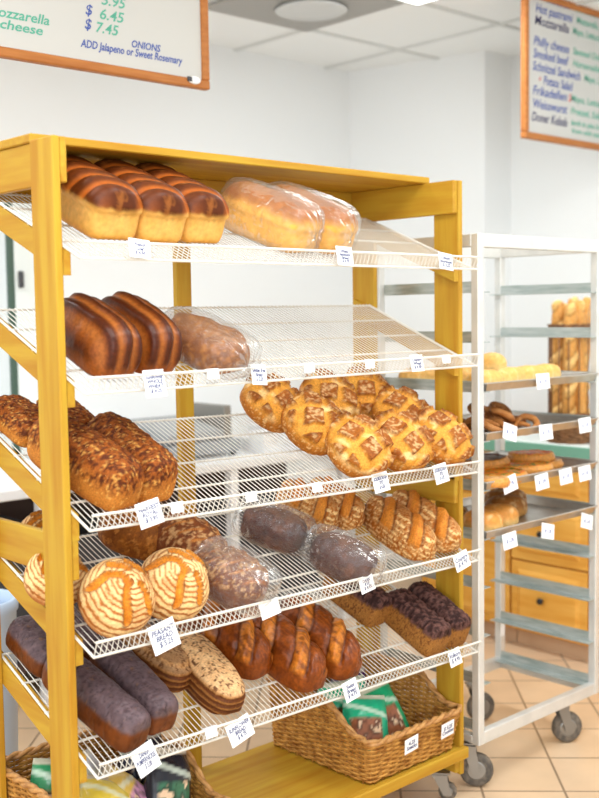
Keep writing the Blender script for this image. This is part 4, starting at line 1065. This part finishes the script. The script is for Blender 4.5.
# ------------------------------------------------------------------ things behind the bread rack
def back_area():
    t = thing('work_table', 'long white-topped work table with dark panels along the back wall, behind the bread rack', 'table', (1.3, 1.85, 0))
    MB().box((.35, 1.50, .752), (2.36, 2.20, .790), bev=.004).build('table_top', M['table'], t)
    for x in (.38, .80, 1.665, 2.30):
        for y in (1.53, 2.15):
            MB().box((x - .02, y - .02, 0), (x + .02, y + .02, .752), bev=.003).build('leg', M['table'], t)
    MB().box((.36, 1.95, .08), (2.34, 1.98, .72)).build('back_panel', M['table_dark'], t)
    MB().box((.36, 1.56, .12), (2.34, 1.95, .15)).build('under_shelf', M['table_dark'], t)
    # slicing machine
    s = thing('bread_slicer', 'grey sloping slicing machine on the white work table, seen through the third shelf', 'slicing machine', (1.62, 1.75, .79))
    MB().box((1.44, 1.62, .805), (1.80, 1.90, .86), bev=.01).build('body', M['grey'], s)
    MB().prism([(1.62, .87), (1.90, .87), (1.90, .95), (1.62, .90)], 0, 1.42, 1.70).build('sloping_cover', M['grey'], s)
    MB().box((1.72, 1.64, .86), (1.76, 1.88, 1.0), bev=.005).build('blade_guard', M['steel'], s)
    for x in (1.47, 1.77):
        for y in (1.65, 1.87): MB().lathe([(.016, .79), (.013, .806)], 12, Matrix.Translation((x, y, 0))).build('foot', M['black'], s)
    for k, (x, y, z, w, d, h, lab) in enumerate([(2.02, 1.66, .791, .26, .2, .055, 'flat white box on the work table, at its right end'), (2.04, 1.67, .847, .2, .17, .05, 'smaller white box stacked on the flat white box'), (1.90, 1.60, .791, .08, .1, .09, 'small white carton beside the slicing machine')]):
        b = thing('carton', lab, 'box', (x, y, z), 'white cartons on the work table')
        MB().box((x - w / 2, y - d / 2, z), (x + w / 2, y + d / 2, z + h * .98), bev=.002).build('box_body', M['table'], b)
        MB().box((x - w / 2 - .002, y - d / 2 - .002, z + h * .6), (x + w / 2 + .002, y + d / 2 + .002, z + h), bev=.002).build('lid', M['card'], b)
    for k, (x, w, h, lab) in enumerate([(.60, .36, .50, 'dark grey crate under the left end of the work table'), (1.10, .40, .42, 'dark grey crate under the work table, second from the left'), (2.0, .4, .40, 'dark grey crate under the right end of the work table')]):
        b = thing('storage_crate', lab, 'crate', (x, 1.74, .151), 'crates under the work table')
        z = .151; m = MB()
        m.box((x - w / 2, 1.59, z), (x + w / 2, 1.90, z + .012)); 
        for a, c in (((x - w / 2, 1.59), (x + w / 2, 1.602)), ((x - w / 2, 1.888), (x + w / 2, 1.90)), ((x - w / 2, 1.602), (x - w / 2 + .012, 1.888)), ((x + w / 2 - .012, 1.602), (x + w / 2, 1.888))): m.box((a[0], a[1], z + .012), (c[0], c[1], z + h))
        m.build('crate_body', M['charcoal'], b); MB().box((x - w / 2 - .008, 1.582, z + h - .03), (x + w / 2 + .008, 1.5895, z + h), bev=.002).build('crate_rim', M['charcoal'], b)
    b = thing('bin', 'pale blue plastic bin standing on the floor left of the bread rack', 'bin', (.245, .92, 0))
    MB().lathe([(.085, 0), (.10, .02), (.112, .56), (.118, .57), (.118, .60), (.104, .60), (.10, .56), (.09, .03)], 32, Matrix.Translation((.245, .92, 0))).build('bin_body', M['blue_bin'], b, True)

def ceiling_things():
    t = thing('air_vent', 'square perforated grey air vent in the ceiling grid', 'air vent', (2.02, 1.44, 2.64))
    x0, x1, y0, y1 = 1.728, 2.31, 1.152, 1.733
    vm = bpy.data.materials.new('perforated_metal'); vm.use_nodes = True; nt = vm.node_tree; b = nt.nodes['Principled BSDF']
    vo = nt.nodes.new('ShaderNodeTexVoronoi'); vo.inputs['Scale'].default_value = 70; vo.inputs['Randomness'].default_value = 0
    tc = nt.nodes.new('ShaderNodeTexCoord'); nt.links.new(tc.outputs['Object'], vo.inputs['Vector'])
    mr = nt.nodes.new('ShaderNodeMapRange'); mr.inputs[1].default_value = .25; mr.inputs[2].default_value = .35
    nt.links.new(vo.outputs['Distance'], mr.inputs[0]); mx = nt.nodes.new('ShaderNodeMix'); mx.data_type = 'RGBA'
    mx.inputs[6].default_value = L4((70, 67, 64)); mx.inputs[7].default_value = L4((176, 172, 166)); nt.links.new(mr.outputs[0], mx.inputs[0]); nt.links.new(mx.outputs[2], b.inputs['Base Color'])
    b.inputs['Roughness'].default_value = .5
    MB().box((x0, y0, 2.628), (x1, y1, 2.6415), bev=.003).build('perforated_plate', vm, t)
    MB().lathe([(.10, 2.6275), (.135, 2.627), (.15, 2.618), (.14, 2.612), (.09, 2.616)], 32, Matrix.Translation((2.06, 1.44, 0))).build('round_collar', M['vent_dark'], t, True)
    em = bpy.data.materials.new('light_diffuser'); em.use_nodes = True
    b = em.node_tree.nodes['Principled BSDF']; b.inputs['Base Color'].default_value = (.95, .95, .95, 1); b.inputs['Emission Color'].default_value = (.97, 1, 1, 1); b.inputs['Emission Strength'].default_value = 2.2
    spots = [(2.09, .85, .57, .57, 'square ceiling light beside the air vent, at the top edge of the view'), (.25, -1.15, .57, 1.17, 'long ceiling light in front of the bread rack'), (-1.0, -.9, .57, 1.17, 'long ceiling light above and behind the viewer'), (-.4, 1.15, .57, 1.17, 'long ceiling light left of the hanging whiteboard'), (2.0, -.9, .57, 1.17, 'long ceiling light in front of the metal rack')]
    for k, (x, y, w, d, lab) in enumerate(spots):
        t = thing('ceiling_light', lab, 'ceiling light', (x, y, 2.64), 'ceiling lights')
        MB().box((x - w / 2, y - d / 2, 2.632), (x + w / 2, y + d / 2, 2.6415)).build('diffuser', em, t)
        fr = MB()
        for a, b2 in (((x - w / 2 - .012, y - d / 2 - .012), (x + w / 2 + .012, y - d / 2)), ((x - w / 2 - .012, y + d / 2), (x + w / 2 + .012, y + d / 2 + .012)), ((x - w / 2 - .012, y - d / 2), (x - w / 2, y + d / 2)), ((x + w / 2, y - d / 2), (x + w / 2 + .012, y + d / 2))): fr.box((a[0], a[1], 2.630), (b2[0], b2[1], 2.6415))
        fr.build('trim_frame', M['tbar'], t)
        la = bpy.data.lights.new('panel_light', 'AREA'); la.shape = 'RECTANGLE'; la.size = w; la.size_y = d; la.energy = LIGHT_W * d / 1.17; la.color = (.92, .98, 1)
        lo = bpy.data.objects.new('panel_light', la); col.objects.link(lo); lo.location = (x, y, 2.625)
LIGHT_W = 24

def hedge():
    rnd = random.Random(3); t = thing('hedge', 'pale green shrub outside the window', 'shrub', (.2, 3.6, 0))
    f = MB()
    for k in range(900):
        c = Vector((rnd.uniform(-1.2, 1.5), rnd.uniform(3.3, 3.9), rnd.uniform(.1, 1.9))); a = Vector((rnd.gauss(0, 1), rnd.gauss(0, 1), rnd.gauss(0, 1))).normalized() * .06; b = a.orthogonal().normalized() * .03
        f._add([c - a, c + b, c + a, c - b], [(0, 1, 2, 3)])
    f.build('foliage', M['leaf'], t)
    s = MB()
    for k in range(6): x = -1 + k * .45; s.tube([(x, 3.6, 0), (x + .1, 3.58, .8), (x - .05, 3.6, 1.7)], .02, 6)
    s.build('stems', M['table_dark'], t)

# ------------------------------------------------------------------ build
room(); bread_rack()
for i in range(5): wire_shelf(i)
breads(); cards(); baskets(); sheet_rack(); tray_goods(); counter(); baguette_basket(); boards(); back_area(); ceiling_things(); hedge()

# ------------------------------------------------------------------ light and camera
w = bpy.data.worlds.new('daylight'); scn.world = w; w.use_nodes = True
bg = w.node_tree.nodes['Background']; bg.inputs[0].default_value = (.86, .95, 1, 1); bg.inputs[1].default_value = 1.25
# daylight from the shop front behind the viewer
la = bpy.data.lights.new('shop_front_daylight', 'AREA'); la.shape = 'RECTANGLE'; la.size = 4.0; la.size_y = 2.0; la.energy = 95; la.color = (.92, .975, 1)
lo = bpy.data.objects.new('shop_front_daylight', la); col.objects.link(lo); lo.location = (-2.6, -3.4, 1.5)
lo.rotation_euler = (Vector((.9, .3, .9)) - lo.location).to_track_quat('-Z', 'Y').to_euler()

cam = bpy.data.cameras.new('camera'); co = bpy.data.objects.new('camera', cam); col.objects.link(co); scn.camera = co
yaw, pitch, roll, fpx = math.radians(42.6005), math.radians(4.5382), math.radians(-.8616), 1086.54
fw = Vector((math.sin(yaw) * math.cos(pitch), math.cos(yaw) * math.cos(pitch), -math.sin(pitch)))
rt = Vector((math.cos(yaw), -math.sin(yaw), 0)); up = rt.cross(fw)
r2 = rt * math.cos(roll) + up * math.sin(roll); u2 = -rt * math.sin(roll) + up * math.cos(roll)
Rm = Matrix((r2, u2, -fw)).transposed().to_4x4()
co.matrix_world = Matrix.Translation((-1.0947, -1.8847, 1.3803)) @ Rm
cam.sensor_fit = 'HORIZONTAL'; cam.sensor_width = 36; cam.lens = 36 * fpx / 599
cam.clip_start = .05; cam.clip_end = 60
cam.dof.use_dof = True; cam.dof.focus_distance = 2.55; cam.dof.aperture_fstop = 3.6
scn.view_settings.view_transform = 'Standard'; scn.view_settings.look = 'None'; scn.view_settings.gamma = 1.0
scn.view_settings.exposure = -.08
scn.view_settings.use_curve_mapping = False
scn.cycles.use_denoising = True
scn.cycles.transparent_max_bounces = 16
